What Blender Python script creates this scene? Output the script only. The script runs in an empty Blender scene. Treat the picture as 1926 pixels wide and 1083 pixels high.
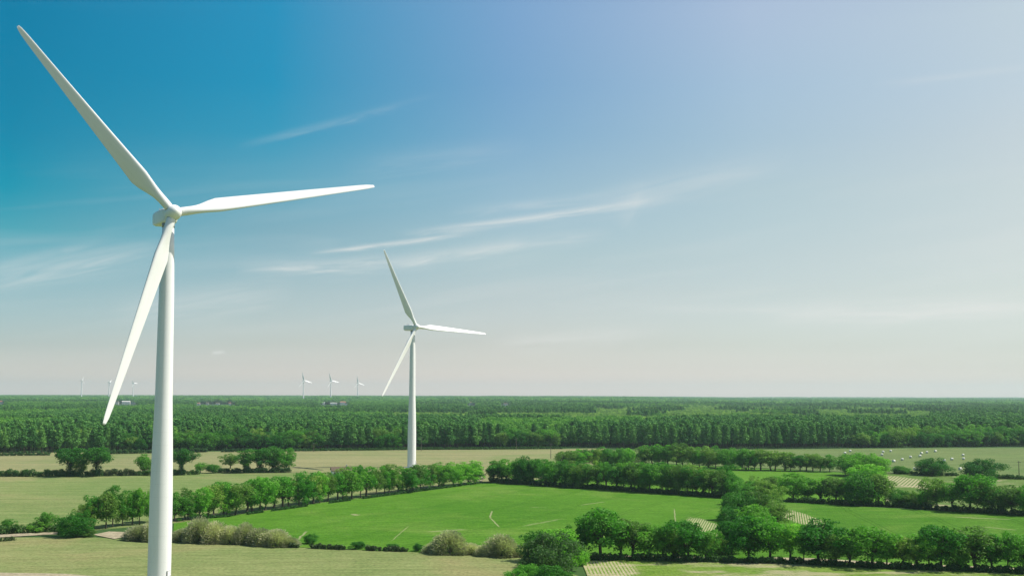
import bpy, math, random
import numpy as np
from mathutils import Vector, Matrix, noise

# ------------------------------------------------------------------ camera
scene = bpy.context.scene
C = scene.collection
FW, FH = 1926.0, 1083.0
F = 2095.57; PITCH = 0.078; ROLL = 0.0019; CAMH = 40.96
PPY = 743.95 - F*math.tan(PITCH)
cd = bpy.data.cameras.new('camera'); cam = bpy.data.objects.new('camera', cd); C.objects.link(cam)
cd.sensor_width = 36; cd.lens = F/FW*36; cd.shift_y = (PPY-FH/2)/FW
cd.clip_start = 1; cd.clip_end = 90000
CR = (Matrix.Rotation(math.pi/2+PITCH, 3, 'X') @ Matrix.Rotation(ROLL, 3, 'Z'))
cam.matrix_world = Matrix.Translation((0, 0, CAMH)) @ CR.to_4x4()
scene.camera = cam
scene.render.resolution_x = 1024; scene.render.resolution_y = 575

def ray(px, py):
    return (CR @ Vector((px-FW/2, -(py-PPY), -F))).normalized()
def at(px, py, z=0.0):
    d = ray(px, py); t = (z-CAMH)/d.z
    return Vector((d.x*t, d.y*t, z))

# ------------------------------------------------------------------ world, sun, exposure
SUN_EL = math.radians(52); SUN_AZ = math.radians(84)      # azimuth clockwise from +Y (view direction)
world = bpy.data.worlds.new("World"); scene.world = world; world.use_nodes = True
nt = world.node_tree; nt.nodes.clear()
def N(t, kind, **kw):
    n = t.nodes.new(kind)
    for k, v in kw.items(): setattr(n, k, v)
    return n
def M(t, op, a, b=None, c=None, clamp=False):
    n = t.nodes.new('ShaderNodeMath'); n.operation = op; n.use_clamp = clamp
    for i, v in enumerate((a, b, c)):
        if v is None: continue
        if isinstance(v, (int, float)): n.inputs[i].default_value = v
        else: t.links.new(v, n.inputs[i])
    return n.outputs[0]
def mixc(t, fac, a, b, mode='MIX'):
    n = t.nodes.new('ShaderNodeMix'); n.data_type = 'RGBA'; n.blend_type = mode
    for s, v in ((0, fac), (6, a), (7, b)):
        if isinstance(v, (int, float)): n.inputs[s].default_value = v
        elif isinstance(v, tuple): n.inputs[s].default_value = (*v, 1)
        else: t.links.new(v, n.inputs[s])
    return n.outputs[2]
def ramp(t, fac, stops, interp='LINEAR'):
    n = t.nodes.new('ShaderNodeValToRGB'); n.color_ramp.interpolation = interp
    e = n.color_ramp.elements
    while len(e) < len(stops): e.new(0.5)
    for i, (p, c) in enumerate(stops):
        e[i].position = p
        e[i].color = (*c, 1) if isinstance(c, tuple) else (c, c, c, 1)
    t.links.new(fac, n.inputs[0]); return n.outputs[0]

SKY_STRENGTH = 0.12
sky = N(nt, 'ShaderNodeTexSky', sky_type='NISHITA', sun_disc=False, sun_elevation=SUN_EL, sun_rotation=SUN_AZ,
        altitude=50, air_density=1.0, dust_density=1.0, ozone_density=1.0)
tc = N(nt, 'ShaderNodeTexCoord'); sep = N(nt, 'ShaderNodeSeparateXYZ')
nt.links.new(tc.outputs['Generated'], sep.inputs[0])
AZ = M(nt, 'ARCTAN2', sep.outputs[0], sep.outputs[1])
EL = M(nt, 'ARCSINE', sep.outputs[2])
def azel(px, py):
    d = ray(px, py); return math.atan2(d.x, d.y), math.asin(d.z)
skycol = sky.outputs[0]
def build_sky():
    col = skycol
    if SKYFIT:
        elf = M(nt, 'DIVIDE', EL, 0.80, clamp=True)
        azf = M(nt, 'DIVIDE', M(nt, 'ADD', AZ, 0.43), 0.86, clamp=True)
        cols = [ramp(nt, elf, [(e/0.80, tuple(c/4 for c in rgb)) for e, rgb in st]+[(.75, (.185, .205, .225))]) for st in SKYFIT]
        n = len(cols)
        cur = cols[0]
        for i in range(1, n):
            f = M(nt, 'MULTIPLY', M(nt, 'SUBTRACT', azf, (i-1)/(n-1)), n-1, clamp=True)
            cur = mixc(nt, f, cur, cols[i])
        m4 = mixc(nt, 1.0, cur, (4.0, 4.0, 4.0), 'MULTIPLY')
        col = mixc(nt, 1.0, skycol, m4, 'MULTIPLY')
    # cirrus streaks, each at its own direction in the sky
    tot = None
    for (x0, y0, x1, y1, w, s, ns) in CIRRUS:
        a0, e0 = azel(x0, y0); a1, e1 = azel(x1, y1)
        L = math.hypot(a1-a0, e1-e0); ux, uy = (a1-a0)/L, (e1-e0)/L
        da = M(nt, 'SUBTRACT', AZ, a0); de = M(nt, 'SUBTRACT', EL, e0)
        u = M(nt, 'ADD', M(nt, 'MULTIPLY', da, ux), M(nt, 'MULTIPLY', de, uy))
        v = M(nt, 'ADD', M(nt, 'MULTIPLY', da, -uy), M(nt, 'MULTIPLY', de, ux))
        cb = N(nt, 'ShaderNodeCombineXYZ')
        nt.links.new(M(nt, 'MULTIPLY', u, 14.0), cb.inputs[0]); nt.links.new(M(nt, 'MULTIPLY', v, 150.0), cb.inputs[1])
        cb.inputs[2].default_value = x0*0.013+y0
        nz = N(nt, 'ShaderNodeTexNoise'); nz.inputs['Scale'].default_value = 1.0*ns; nz.inputs['Detail'].default_value = 9; nz.inputs['Roughness'].default_value = .62; nz.inputs['Distortion'].default_value = .7
        nt.links.new(cb.outputs[0], nz.inputs['Vector'])
        wv = M(nt, 'ADD', v, M(nt, 'MULTIPLY', M(nt, 'SUBTRACT', nz.outputs[0], .5), w/F*2.2))
        t_ = M(nt, 'DIVIDE', u, L)
        env = M(nt, 'MULTIPLY', M(nt, 'MULTIPLY', t_, 4.0, clamp=True), M(nt, 'MULTIPLY', M(nt, 'SUBTRACT', 1.0, t_), 3.0, clamp=True))
        g = M(nt, 'EXPONENT', M(nt, 'MULTIPLY', M(nt, 'POWER', M(nt, 'ABSOLUTE', M(nt, 'DIVIDE', wv, w/F)), 2.0), -1.0))
        tex = M(nt, 'MULTIPLY', M(nt, 'SUBTRACT', nz.outputs[0], .25), 2.2, clamp=True)
        m = M(nt, 'MULTIPLY', M(nt, 'MULTIPLY', M(nt, 'MULTIPLY', g, env), tex), s)
        tot = m if tot is None else M(nt, 'ADD', tot, m)
    # faint, wide veil
    cb = N(nt, 'ShaderNodeCombineXYZ')
    nt.links.new(M(nt, 'ADD', M(nt, 'MULTIPLY', AZ, 5.0), M(nt, 'MULTIPLY', EL, -6.0)), cb.inputs[0]); nt.links.new(M(nt, 'SUBTRACT', M(nt, 'MULTIPLY', EL, 42.0), M(nt, 'MULTIPLY', AZ, 5.0)), cb.inputs[1])
    nz = N(nt, 'ShaderNodeTexNoise'); nz.inputs['Scale'].default_value = 1.0; nz.inputs['Detail'].default_value = 6; nz.inputs['Distortion'].default_value = .4
    nt.links.new(cb.outputs[0], nz.inputs['Vector'])
    veil = M(nt, 'MULTIPLY', M(nt, 'SUBTRACT', nz.outputs[0], .48), 3.0, clamp=True)
    lowmask = ramp(nt, M(nt, 'DIVIDE', EL, .40, clamp=True), [(0.02, 0.0), (0.2, .22), (0.4, .12), (.55, 0.0)])
    tot = M(nt, 'ADD', tot, M(nt, 'MULTIPLY', veil, lowmask))
    tot = M(nt, 'MINIMUM', tot, .8)
    col = mixc(nt, tot, col, CLOUDCOL)
    bg = N(nt, 'ShaderNodeBackground'); bg.inputs[1].default_value = SKY_STRENGTH
    nt.links.new(col, bg.inputs[0])
    out = N(nt, 'ShaderNodeOutputWorld'); nt.links.new(bg.outputs[0], out.inputs[0])
CLOUDCOL = (6.2, 6.2, 6.0)
#   x0    y0   x1    y1   width strength noise
CIRRUS = [(575, 478, 920, 434, 4.5, .75, 1.0), (740, 442, 1290, 368, 7, .7, 1.0), (440, 276, 840, 176, 7, .17, 1.0),
          (440, 506, 820, 492, 13, .6, 1.0), (730, 497, 1000, 455, 12, .6, 1.0), (900, 470, 1160, 436, 12, .3, 1.0), (-80, 545, 320, 458, 18, .38, .8),
          (-60, 512, 210, 450, 8, .25, 1.0), (1180, 582, 1600, 578, 9, .3, .7), (1400, 592, 2100, 558, 20, .55, .7), (1450, 600, 2000, 580, 12, .4, .7),
          (1100, 385, 1500, 295, 26, .22, .8), (900, 650, 1270, 618, 16, .4, .7), (1640, 160, 1990, 118, 6, .16, .8),
          (1160, 430, 1215, 340, 20, .14, .8), (840, 402, 1180, 362, 9, .28, .8), (200, 590, 560, 540, 22, .35, .7),
          (396, 664, 426, 662, 3, 1.2, .5), (640, 320, 1000, 270, 20, .12, .8)]
CLOUDCOL = (5.6, 5.6, 5.4)
SKYFIT = [[(0.0026, (1.774, 1.539, 1.629)), (0.0122, (1.246, 1.158, 1.291)), (0.0243, (0.989, 0.957, 1.073)), (0.0417, (0.738, 0.772, 0.844)), (0.085, (0.561, 0.714, 0.736)), (0.1151, (0.392, 0.679, 0.674)), (0.1364, (0.142, 0.597, 0.598)), (0.1704, (0.008, 0.54, 0.578)), (0.2123, (0.0, 0.493, 0.567)), (0.2534, (0.0, 0.501, 0.582)), (0.3134, (0.0, 0.54, 0.632))], [(0.0028, (1.871, 1.569, 1.647)), (0.013, (1.339, 1.183, 1.321)), (0.0261, (1.044, 0.968, 1.098)), (0.0446, (0.848, 0.817, 0.865)), (0.091, (0.739, 0.771, 0.752)), (0.1232, (0.558, 0.711, 0.69)), (0.146, (0.491, 0.693, 0.665)), (0.1822, (0.32, 0.7, 0.684)), (0.2268, (0.106, 0.657, 0.71)), (0.2706, (0.05, 0.662, 0.747)), (0.3341, (0.069, 0.73, 0.823))], [(0.0029, (1.845, 1.559, 1.699)), (0.0134, (1.358, 1.193, 1.365)), (0.0267, (1.076, 1.0, 1.122)), (0.0458, (0.918, 0.846, 0.896)), (0.0933, (0.902, 0.836, 0.788)), (0.1263, (0.841, 0.849, 0.757)), (0.1497, (0.812, 0.855, 0.772)), (0.1868, (0.756, 0.859, 0.796)), (0.2325, (0.619, 0.82, 0.827)), (0.2772, (0.603, 0.824, 0.87)), (0.3421, (0.742, 0.924, 0.958))], [(0.0028, (1.688, 1.488, 1.658)), (0.013, (1.267, 1.174, 1.352)), (0.026, (1.031, 0.99, 1.131)), (0.0446, (0.901, 0.877, 0.928)), (0.0909, (0.936, 0.859, 0.802)), (0.123, (0.966, 0.882, 0.772)), (0.1459, (0.976, 0.909, 0.771)), (0.1821, (1.013, 0.947, 0.777)), (0.2266, (1.013, 0.978, 0.833)), (0.2703, (1.1, 1.048, 0.903)), (0.3339, (1.338, 1.156, 0.98))], [(0.0026, (1.475, 1.382, 1.566)), (0.0122, (1.129, 1.099, 1.286)), (0.0244, (0.922, 0.931, 1.068)), (0.0417, (0.841, 0.836, 0.91)), (0.085, (0.929, 0.838, 0.774)), (0.1152, (1.022, 0.878, 0.754)), (0.1366, (1.069, 0.903, 0.747)), (0.1706, (1.149, 0.959, 0.753)), (0.2125, (1.226, 1.011, 0.781)), (0.2536, (1.281, 1.08, 0.836)), (0.3138, (1.425, 1.185, 0.878))]]
build_sky()

sd = bpy.data.lights.new('sun', 'SUN'); sun = bpy.data.objects.new('sun', sd); C.objects.link(sun)
sd.energy = 5.0; sd.angle = math.radians(0.53); sd.color = (1.0, .95, .86)
sdir = Vector((math.sin(SUN_AZ)*math.cos(SUN_EL), math.cos(SUN_AZ)*math.cos(SUN_EL), math.sin(SUN_EL)))
sun.rotation_euler = sdir.to_track_quat('Z', 'Y').to_euler(); sun.location = (100, 0, 200)
vs = scene.view_settings; vs.view_transform = 'Standard'; vs.look = 'None'; vs.exposure = 0.3; vs.gamma = 1.0

# ------------------------------------------------------------------ helpers
def link(name, me, parent=None, loc=None):
    o = bpy.data.objects.new(name, me); C.objects.link(o)
    if parent is not None: o.parent = parent
    if loc is not None: o.location = loc
    return o
def tag(o, label, cat, group=None):
    o['label'] = label; o['category'] = cat
    if group: o['group'] = group
    return o
def struct(o): o['kind'] = 'structure'; return o
def stuff(o): o['kind'] = 'stuff'; return o
def mesh(name, v, f, mats=(), smooth=False, mi=None):
    me = bpy.data.meshes.new(name)
    v = np.asarray(v, dtype=np.float32); 
    if isinstance(f, np.ndarray):
        n, k = f.shape
        me.vertices.add(len(v)); me.vertices.foreach_set('co', v.ravel())
        me.loops.add(n*k); me.loops.foreach_set('vertex_index', f.ravel().astype(np.int32))
        me.polygons.add(n); me.polygons.foreach_set('loop_start', np.arange(0, n*k, k, dtype=np.int32))
    else:
        me.from_pydata([tuple(map(float, p)) for p in v], [], f)
    me.update(calc_edges=True)
    for m in mats: me.materials.append(m)
    if mi is not None: me.polygons.foreach_set('material_index', np.asarray(mi, dtype=np.int32))
    if smooth: me.polygons.foreach_set('use_smooth', [True]*len(me.polygons))
    me.validate(); me.update()
    return me
class MB:
    def __init__(s): s.v = []; s.f = []
    def add(s, v, f):
        o = len(s.v); s.v += [tuple(p) for p in v]; s.f += [tuple(i+o for i in q) for q in f]
    def box(s, c, d, rz=0.0):
        x, y, z = d[0]/2, d[1]/2, d[2]/2; m = Matrix.Rotation(rz, 3, 'Z'); c = Vector(c)
        v = [c+m@Vector((a*x, b*y, e*z)) for a in (-1, 1) for b in (-1, 1) for e in (-1, 1)]
        s.add(v, [(0, 1, 3, 2), (4, 6, 7, 5), (0, 4, 5, 1), (2, 3, 7, 6), (0, 2, 6, 4), (1, 5, 7, 3)])
    def tube(s, pts, rad, n=8, caps=True):
        pts = [Vector(p) for p in pts]; vs_ = []
        for i, p in enumerate(pts):
            t = (pts[min(i+1, len(pts)-1)]-pts[max(i-1, 0)]).normalized()
            a = t.cross(Vector((0, 0, 1)))
            a = Vector((1, 0, 0)) if a.length < 1e-3 else a.normalized()
            b = t.cross(a)
            for k in range(n):
                an = 2*math.pi*k/n; vs_.append(p+(a*math.cos(an)+b*math.sin(an))*rad[i])
        f = [(i*n+k, i*n+(k+1) % n, (i+1)*n+(k+1) % n, (i+1)*n+k) for i in range(len(pts)-1) for k in range(n)]
        if caps: f += [tuple(range(n-1, -1, -1)), tuple(range((len(pts)-1)*n, len(pts)*n))]
        s.add(vs_, f)
    def build(s, name, mat, smooth=False): return mesh(name, s.v, s.f, (mat,), smooth)

# ------------------------------------------------------------------ materials
def pmat(name, rough=.8, spec=.3):
    m = bpy.data.materials.new(name); m.use_nodes = True
    b = m.node_tree.nodes['Principled BSDF']; b.inputs['Roughness'].default_value = rough
    b.inputs['Specular IOR Level'].default_value = spec
    return m, m.node_tree, b
def tnoise(t, vec, scale, detail=4, rough=.6, dist=0.0):
    n = N(t, 'ShaderNodeTexNoise'); n.inputs['Scale'].default_value = scale; n.inputs['Detail'].default_value = detail
    n.inputs['Roughness'].default_value = rough; n.inputs['Distortion'].default_value = dist
    t.links.new(vec, n.inputs['Vector']); return n.outputs[0]
def mapping(t, vec, rot=(0, 0, 0), scale=(1, 1, 1), loc=(0, 0, 0)):
    n = N(t, 'ShaderNodeMapping'); n.inputs['Rotation'].default_value = rot; n.inputs['Scale'].default_value = scale
    n.inputs['Location'].default_value = loc; t.links.new(vec, n.inputs['Vector']); return n.outputs[0]
def smooth_band(t, v, a, b):
    n = N(t, 'ShaderNodeMapRange'); n.interpolation_type = 'SMOOTHSTEP'
    n.inputs[1].default_value = a; n.inputs[2].default_value = b
    t.links.new(v, n.inputs[0]); return n.outputs[0]

def leaf_mat(name, dark, light, use_color=True, transl=.25):
    m, t, b = pmat(name, .6, .12)
    g = N(t, 'ShaderNodeNewGeometry'); oi = N(t, 'ShaderNodeObjectInfo')
    tc_ = N(t, 'ShaderNodeTexCoord')
    n1 = tnoise(t, tc_.outputs['Object'], 6.0, 3)
    f = M(t, 'ADD', M(t, 'MULTIPLY', n1, .7), M(t, 'MULTIPLY', g.outputs['Random Per Island'], .35), clamp=True)
    c = mixc(t, f, dark, light)
    if use_color: c = mixc(t, 1.0, c, oi.outputs['Color'], 'MULTIPLY')
    v = M(t, 'ADD', M(t, 'MULTIPLY', oi.outputs['Random'], .66), .68)
    hs = N(t, 'ShaderNodeHueSaturation'); t.links.new(v, hs.inputs['Value']); t.links.new(c, hs.inputs['Color'])
    t.links.new(M(t, 'ADD', M(t, 'MULTIPLY', oi.outputs['Random'], -.035), .515), hs.inputs['Hue'])
    t.links.new(hs.outputs[0], b.inputs['Base Color'])
    tr = N(t, 'ShaderNodeBsdfTranslucent'); t.links.new(mixc(t, 1.0, hs.outputs[0], (1.05, 1.5, .6), 'MULTIPLY'), tr.inputs[0])
    ms = N(t, 'ShaderNodeMixShader'); ms.inputs[0].default_value = transl
    t.links.new(b.outputs[0], ms.inputs[1]); t.links.new(tr.outputs[0], ms.inputs[2])
    t.links.new(ms.outputs[0], t.nodes['Material Output'].inputs[0])
    return m
LEAF = leaf_mat('broad_leaves', (.048, .162, .018), (.138, .355, .048), transl=.4)
LEAF_IVY = leaf_mat('ivy_leaves', (.012, .065, .020), (.038, .135, .034))
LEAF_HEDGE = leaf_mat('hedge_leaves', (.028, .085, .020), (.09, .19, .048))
TWIG = leaf_mat('grey_twigs', (.30, .30, .165), (.54, .50, .34), transl=.35)
PINE = leaf_mat('pine_needles', (.048, .158, .036), (.120, .310, .058), use_color=False, transl=.15)
WOODLEAF = leaf_mat('wood_leaves', (.062, .185, .026), (.160, .370, .054), use_color=False)
YOUNG = leaf_mat('young_leaves', (.14, .27, .045), (.30, .46, .10), use_color=False)
def bark_mat():
    m, t, b = pmat('bark', .9, .2); tc_ = N(t, 'ShaderNodeTexCoord')
    n = tnoise(t, mapping(t, tc_.outputs['Object'], scale=(8, 8, 2)), 6)
    t.links.new(mixc(t, n, (.045, .035, .024), (.13, .11, .08)), b.inputs['Base Color']); return m
BARK = bark_mat()

def white_mat(name, base=(.80, .80, .77), rough=.35, seams=False):
    m, t, b = pmat(name, rough, .45); tc_ = N(t, 'ShaderNodeTexCoord')
    n = tnoise(t, mapping(t, tc_.outputs['Object'], scale=(.6, .6, .07)), 2.0, 6)
    f = smooth_band(t, n, .45, .85)
    c = mixc(t, M(t, 'MULTIPLY', f, .35), base, tuple(x*.78 for x in base))
    if seams:
        s = N(t, 'ShaderNodeSeparateXYZ'); t.links.new(tc_.outputs['Object'], s.inputs[0])
        fr = M(t, 'FRACT', M(t, 'DIVIDE', s.outputs[2], 2.75))
        ln = M(t, 'LESS_THAN', fr, .015)
        c = mixc(t, M(t, 'MULTIPLY', ln, .22), c, (.4, .4, .38))
    t.links.new(c, b.inputs['Base Color'])
    t.links.new(M(t, 'ADD', M(t, 'MULTIPLY', n, .2), rough-.1), b.inputs['Roughness'])
    return m
TOWERW = white_mat('tower_paint', (.79, .79, .77), .4, True)
BLADEW = white_mat('blade_gelcoat', (.78, .78, .75), .42)
NACW = white_mat('nacelle_shell', (.82, .82, .78), .42)
def plain(name, c, rough=.7, metal=0):
    m, t, b = pmat(name, rough); tc_ = N(t, 'ShaderNodeTexCoord')
    n = tnoise(t, tc_.outputs['Object'], 3.0, 5)
    t.links.new(mixc(t, n, tuple(x*.8 for x in c), tuple(min(1, x*1.15) for x in c)), b.inputs['Base Color'])
    b.inputs['Metallic'].default_value = metal; return m
GREYM = plain('grey_metal', (.28, .28, .28), .5); DARKM = plain('dark_rubber', (.07, .07, .07), .7)
ROOF_R = plain('clay_roof', (.30, .13, .08)); ROOF_D = plain('dark_roof', (.12, .09, .055)); WALLW = plain('render_wall', (.75, .72, .66))
GLASS = plain('window_glass', (.05, .06, .07), .15); CONC = plain('concrete', (.42, .41, .38)); POLEW = plain('pole_wood', (.12, .10, .08))
BALEW = plain('bale_film', (.62, .62, .52), .6)

def grass_mat(name, a, b_, c_=None, straw=(.50, .43, .26), straw_amt=.0, stripe=.15, sdir_=0.0, scale=.02, rows=None, rowmasks=(), bump=.3, sspace=(.012, .35), lines=(), tram=None):
    """pasture or crop: two or three tones in drifting patches, mowing streaks, straw where thin, crop rows"""
    m, t, b = pmat(name, .95, .03); g = N(t, 'ShaderNodeNewGeometry'); P = g.outputs['Position']
    n1 = tnoise(t, P, scale, 5, .6, .6)
    n2 = tnoise(t, P, 1.1, 5, .7)
    n3 = tnoise(t, mapping(t, P, (0, 0, sdir_), (sspace[0], sspace[1], 1)), 1.0, 5, .65)
    n4 = tnoise(t, P, .22, 4, .7, .5)
    f = M(t, 'ADD', M(t, 'MULTIPLY', smooth_band(t, n1, .32, .68), .55), M(t, 'MULTIPLY', smooth_band(t, n4, .3, .7), .45))
    col = mixc(t, f, a, b_)
    if c_ is not None: col = mixc(t, smooth_band(t, tnoise(t, mapping(t, P, loc=(300, 90, 5)), scale*1.6, 5, .6, .8), .5, .72), col, c_)
    col = mixc(t, M(t, 'MULTIPLY', smooth_band(t, n3, .45, .75), stripe*2), col, tuple(x*1.3 for x in b_))
    col = mixc(t, M(t, 'MULTIPLY', smooth_band(t, n3, .55, .25), stripe*1.4), col, tuple(x*.7 for x in a))
    v = M(t, 'ADD', M(t, 'MULTIPLY', smooth_band(t, n2, .25, .75), .7), .65)
    hs = N(t, 'ShaderNodeHueSaturation'); t.links.new(col, hs.inputs['Color']); t.links.new(v, hs.inputs['Value']); col = hs.outputs[0]
    n5 = tnoise(t, mapping(t, P, (0, 0, sdir_), (.10, .55, 1), (11, 3, 0)), 1.0, 5, .7, .3)
    col = mixc(t, M(t, 'MULTIPLY', smooth_band(t, n5, .50, .72), .45), col, tuple(min(1, x*1.35+.015) for x in b_))
    col = mixc(t, M(t, 'MULTIPLY', smooth_band(t, n5, .48, .30), .45), col, tuple(x*.72 for x in a))
    if tram:
        tv = N(t, 'ShaderNodeSeparateXYZ'); t.links.new(mapping(t, P, (0, 0, tram[0])), tv.inputs[0])
        fr = M(t, 'FRACT', M(t, 'DIVIDE', M(t, 'ADD', tv.outputs[0], M(t, 'MULTIPLY', n1, 8)), tram[1]))
        tl = M(t, 'MAXIMUM', smooth_band(t, M(t, 'ABSOLUTE', M(t, 'SUBTRACT', fr, .46)), .022, .006), smooth_band(t, M(t, 'ABSOLUTE', M(t, 'SUBTRACT', fr, .54)), .022, .006))
        col = mixc(t, M(t, 'MULTIPLY', M(t, 'MULTIPLY', tl, n4), .8), col, tuple(x*.6 for x in a))
    if straw_amt > 0:
        s = smooth_band(t, tnoise(t, mapping(t, P, (0, 0, sdir_), (.5, 1.1, 1), (40, 7, 0)), .055, 6, .7, .4), .74-straw_amt*.35, .80-straw_amt*.3)
        col = mixc(t, M(t, 'MULTIPLY', s, M(t, 'ADD', M(t, 'MULTIPLY', n2, .6), .35)), col, straw)
    if rows is not None:
        ang, space = rows
        rv = mapping(t, P, (0, 0, ang))
        sp = N(t, 'ShaderNodeSeparateXYZ'); t.links.new(rv, sp.inputs[0])
        wob = M(t, 'ADD', sp.outputs[0], M(t, 'MULTIPLY', n2, .25))
        wv = M(t, 'ABSOLUTE', M(t, 'SUBTRACT', M(t, 'FRACT', M(t, 'DIVIDE', wob, space)), .5))
        soil = smooth_band(t, wv, .14, .30)
        mk = None; px = N(t, 'ShaderNodeSeparateXYZ'); t.links.new(P, px.inputs[0])
        for (cx, cy, rx, ry) in rowmasks:
            dx = M(t, 'POWER', M(t, 'ABSOLUTE', M(t, 'DIVIDE', M(t, 'SUBTRACT', px.outputs[0], cx), rx)), 2.0)
            dy = M(t, 'POWER', M(t, 'ABSOLUTE', M(t, 'DIVIDE', M(t, 'SUBTRACT', px.outputs[1], cy), ry)), 2.0)
            dd = M(t, 'ADD', M(t, 'ADD', dx, dy), M(t, 'MULTIPLY', M(t, 'SUBTRACT', n4, .5), 1.6))
            k = smooth_band(t, dd, 1.15, .6)
            mk = k if mk is None else M(t, 'MAXIMUM', mk, k)
        if mk is not None: col = mixc(t, M(t, 'MULTIPLY', M(t, 'MULTIPLY', soil, mk), M(t, 'ADD', M(t, 'MULTIPLY', smooth_band(t, n2, .3, .6), .7), .25)), col, tuple(x*1.15 for x in straw))
        col = mixc(t, M(t, 'MULTIPLY', soil, .10), col, tuple(x*.55 for x in a))
    for (p0, p1, w, amt) in lines:      # bare wheel tracks worn through the crop
        px = N(t, 'ShaderNodeSeparateXYZ'); t.links.new(P, px.inputs[0])
        L = math.hypot(p1[0]-p0[0], p1[1]-p0[1]); ux, uy = (p1[0]-p0[0])/L, (p1[1]-p0[1])/L
        da = M(t, 'SUBTRACT', px.outputs[0], p0[0]); de = M(t, 'SUBTRACT', px.outputs[1], p0[1])
        u = M(t, 'DIVIDE', M(t, 'ADD', M(t, 'MULTIPLY', da, ux), M(t, 'MULTIPLY', de, uy)), L)
        vv = M(t, 'ADD', M(t, 'MULTIPLY', da, -uy), M(t, 'MULTIPLY', de, ux))
        vv = M(t, 'ADD', vv, M(t, 'MULTIPLY', M(t, 'SUBTRACT', n4, .5), w*3))
        k = M(t, 'MULTIPLY', smooth_band(t, M(t, 'ABSOLUTE', vv), w, w*.3), M(t, 'MULTIPLY', M(t, 'MULTIPLY', u, 6, clamp=True), M(t, 'MULTIPLY', M(t, 'SUBTRACT', 1.0, u), 6, clamp=True)))
        col = mixc(t, M(t, 'MULTIPLY', k, amt), col, straw)
    t.links.new(col, b.inputs['Base Color'])
    bp = N(t, 'ShaderNodeBump'); bp.inputs['Strength'].default_value = bump; bp.inputs['Distance'].default_value = .5
    t.links.new(M(t, 'ADD', n2, M(t, 'MULTIPLY', n4, .8)), bp.inputs['Height']); t.links.new(bp.outputs[0], b.inputs['Normal'])
    return m

# ------------------------------------------------------------------ ground
def rise(x, y):
    d = math.hypot(x, y); az = math.atan2(x, max(y, 1.0)) if y > 0 else 0
    t = min(max((d-1500)/4300, 0), 1.0)
    e = 17*t + 2*min(max((d-5800)/2500, 0), 1)
    k = min(max((az-.05)/.18, 0), 1); k = k*k*(3-2*k)
    e *= (1-.62*k)
    e += 7*k*min(max((d-11500)/3500, 0), 1.0)
    return e
rad = [0, 40, 120, 250, 500, 800, 1100, 1500]+[1500+180*i for i in range(1, 30)]+[7500, 8500, 9500, 11000, 12500, 14000]
NA = 240
gv = [(0, 0, 0)]; gf = []
for i, r in enumerate(rad[1:]):
    for k in range(NA):
        a = 2*math.pi*k/NA; x, y = r*math.sin(a), r*math.cos(a); gv.append((x, y, rise(x, y)))
for k in range(NA): gf.append((0, 1+(k+1) % NA, 1+k))
for i in range(len(rad)-2):
    for k in range(NA):
        a, b = 1+i*NA+k, 1+i*NA+(k+1) % NA; gf.append((a, b, b+NA, a+NA))
def ground_mat():
    m, t, b = pmat('land', .95, .1); g = N(t, 'ShaderNodeNewGeometry'); P = g.outputs['Position']
    n = tnoise(t, P, .004, 6, .65, .5); n2 = tnoise(t, P, .5, 5)
    c = mixc(t, smooth_band(t, n, .35, .65), (.022, .065, .018), (.060, .12, .030))
    c = mixc(t, M(t, 'MULTIPLY', n2, .5), c, (.03, .06, .015)); t.links.new(c, b.inputs['Base Color']); return m
struct(link('ground', mesh('ground', gv, gf, (ground_mat(),), True)))

_layer = [0]
def field(name, pts, mat, px=True):
    _layer[0] += 1; z = .02*_layer[0]
    P = [at(*p) if px else Vector((*p, 0)) for p in pts]
    me = mesh(name, [(p.x, p.y, z) for p in P], [tuple(range(len(P)))], (mat,))
    if me.polygons[0].normal.z < 0: me.flip_normals()
    return struct(link(name, me))

PALE = grass_mat('pale_pasture', (.125, .178, .052), (.215, .235, .090), (.230, .215, .092), tram=(1.35, 18), stripe=.16, sdir_=.04, straw=(.48, .42, .26), scale=.012, sspace=(.012, .5))
OLIVE = grass_mat('mown_pasture', (.108, .180, .046), (.205, .228, .086), (.270, .235, .112), tram=(1.50, 22), stripe=.24, sdir_=.05, scale=.008, sspace=(.006, .16), straw=(.48, .40, .24))
TAN = grass_mat('dry_pasture', (.170, .195, .078), (.255, .235, .115), (.130, .190, .058), stripe=.22, sdir_=.0, scale=.006, sspace=(.004, .10))
HAY = grass_mat('cut_hay_meadow', (.092, .142, .048), (.150, .190, .066), (.085, .150, .042), stripe=.25, sdir_=-.5, scale=.006, sspace=(.004, .12))
def bx(x0, y0, x1, y1):
    a = at((x0+x1)/2, y0); b = at((x0+x1)/2, y1); l = at(x0, (y0+y1)/2); r = at(x1, (y0+y1)/2)
    return ((a.x+b.x)/2, (a.y+b.y)/2, abs(r.x-l.x)/2, abs(a.y-b.y)/2)
def seg(x0, y0, x1, y1, w, a): p = at(x0, y0); q = at(x1, y1); return ((p.x, p.y), (q.x, q.y), w, a)
SANDY = (.40, .345, .22)
def rowang(px, py, px2, py2):
    p = at(px, py); q = at(px2, py2); d = q-p
    return math.atan2(d.x, d.y)
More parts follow.
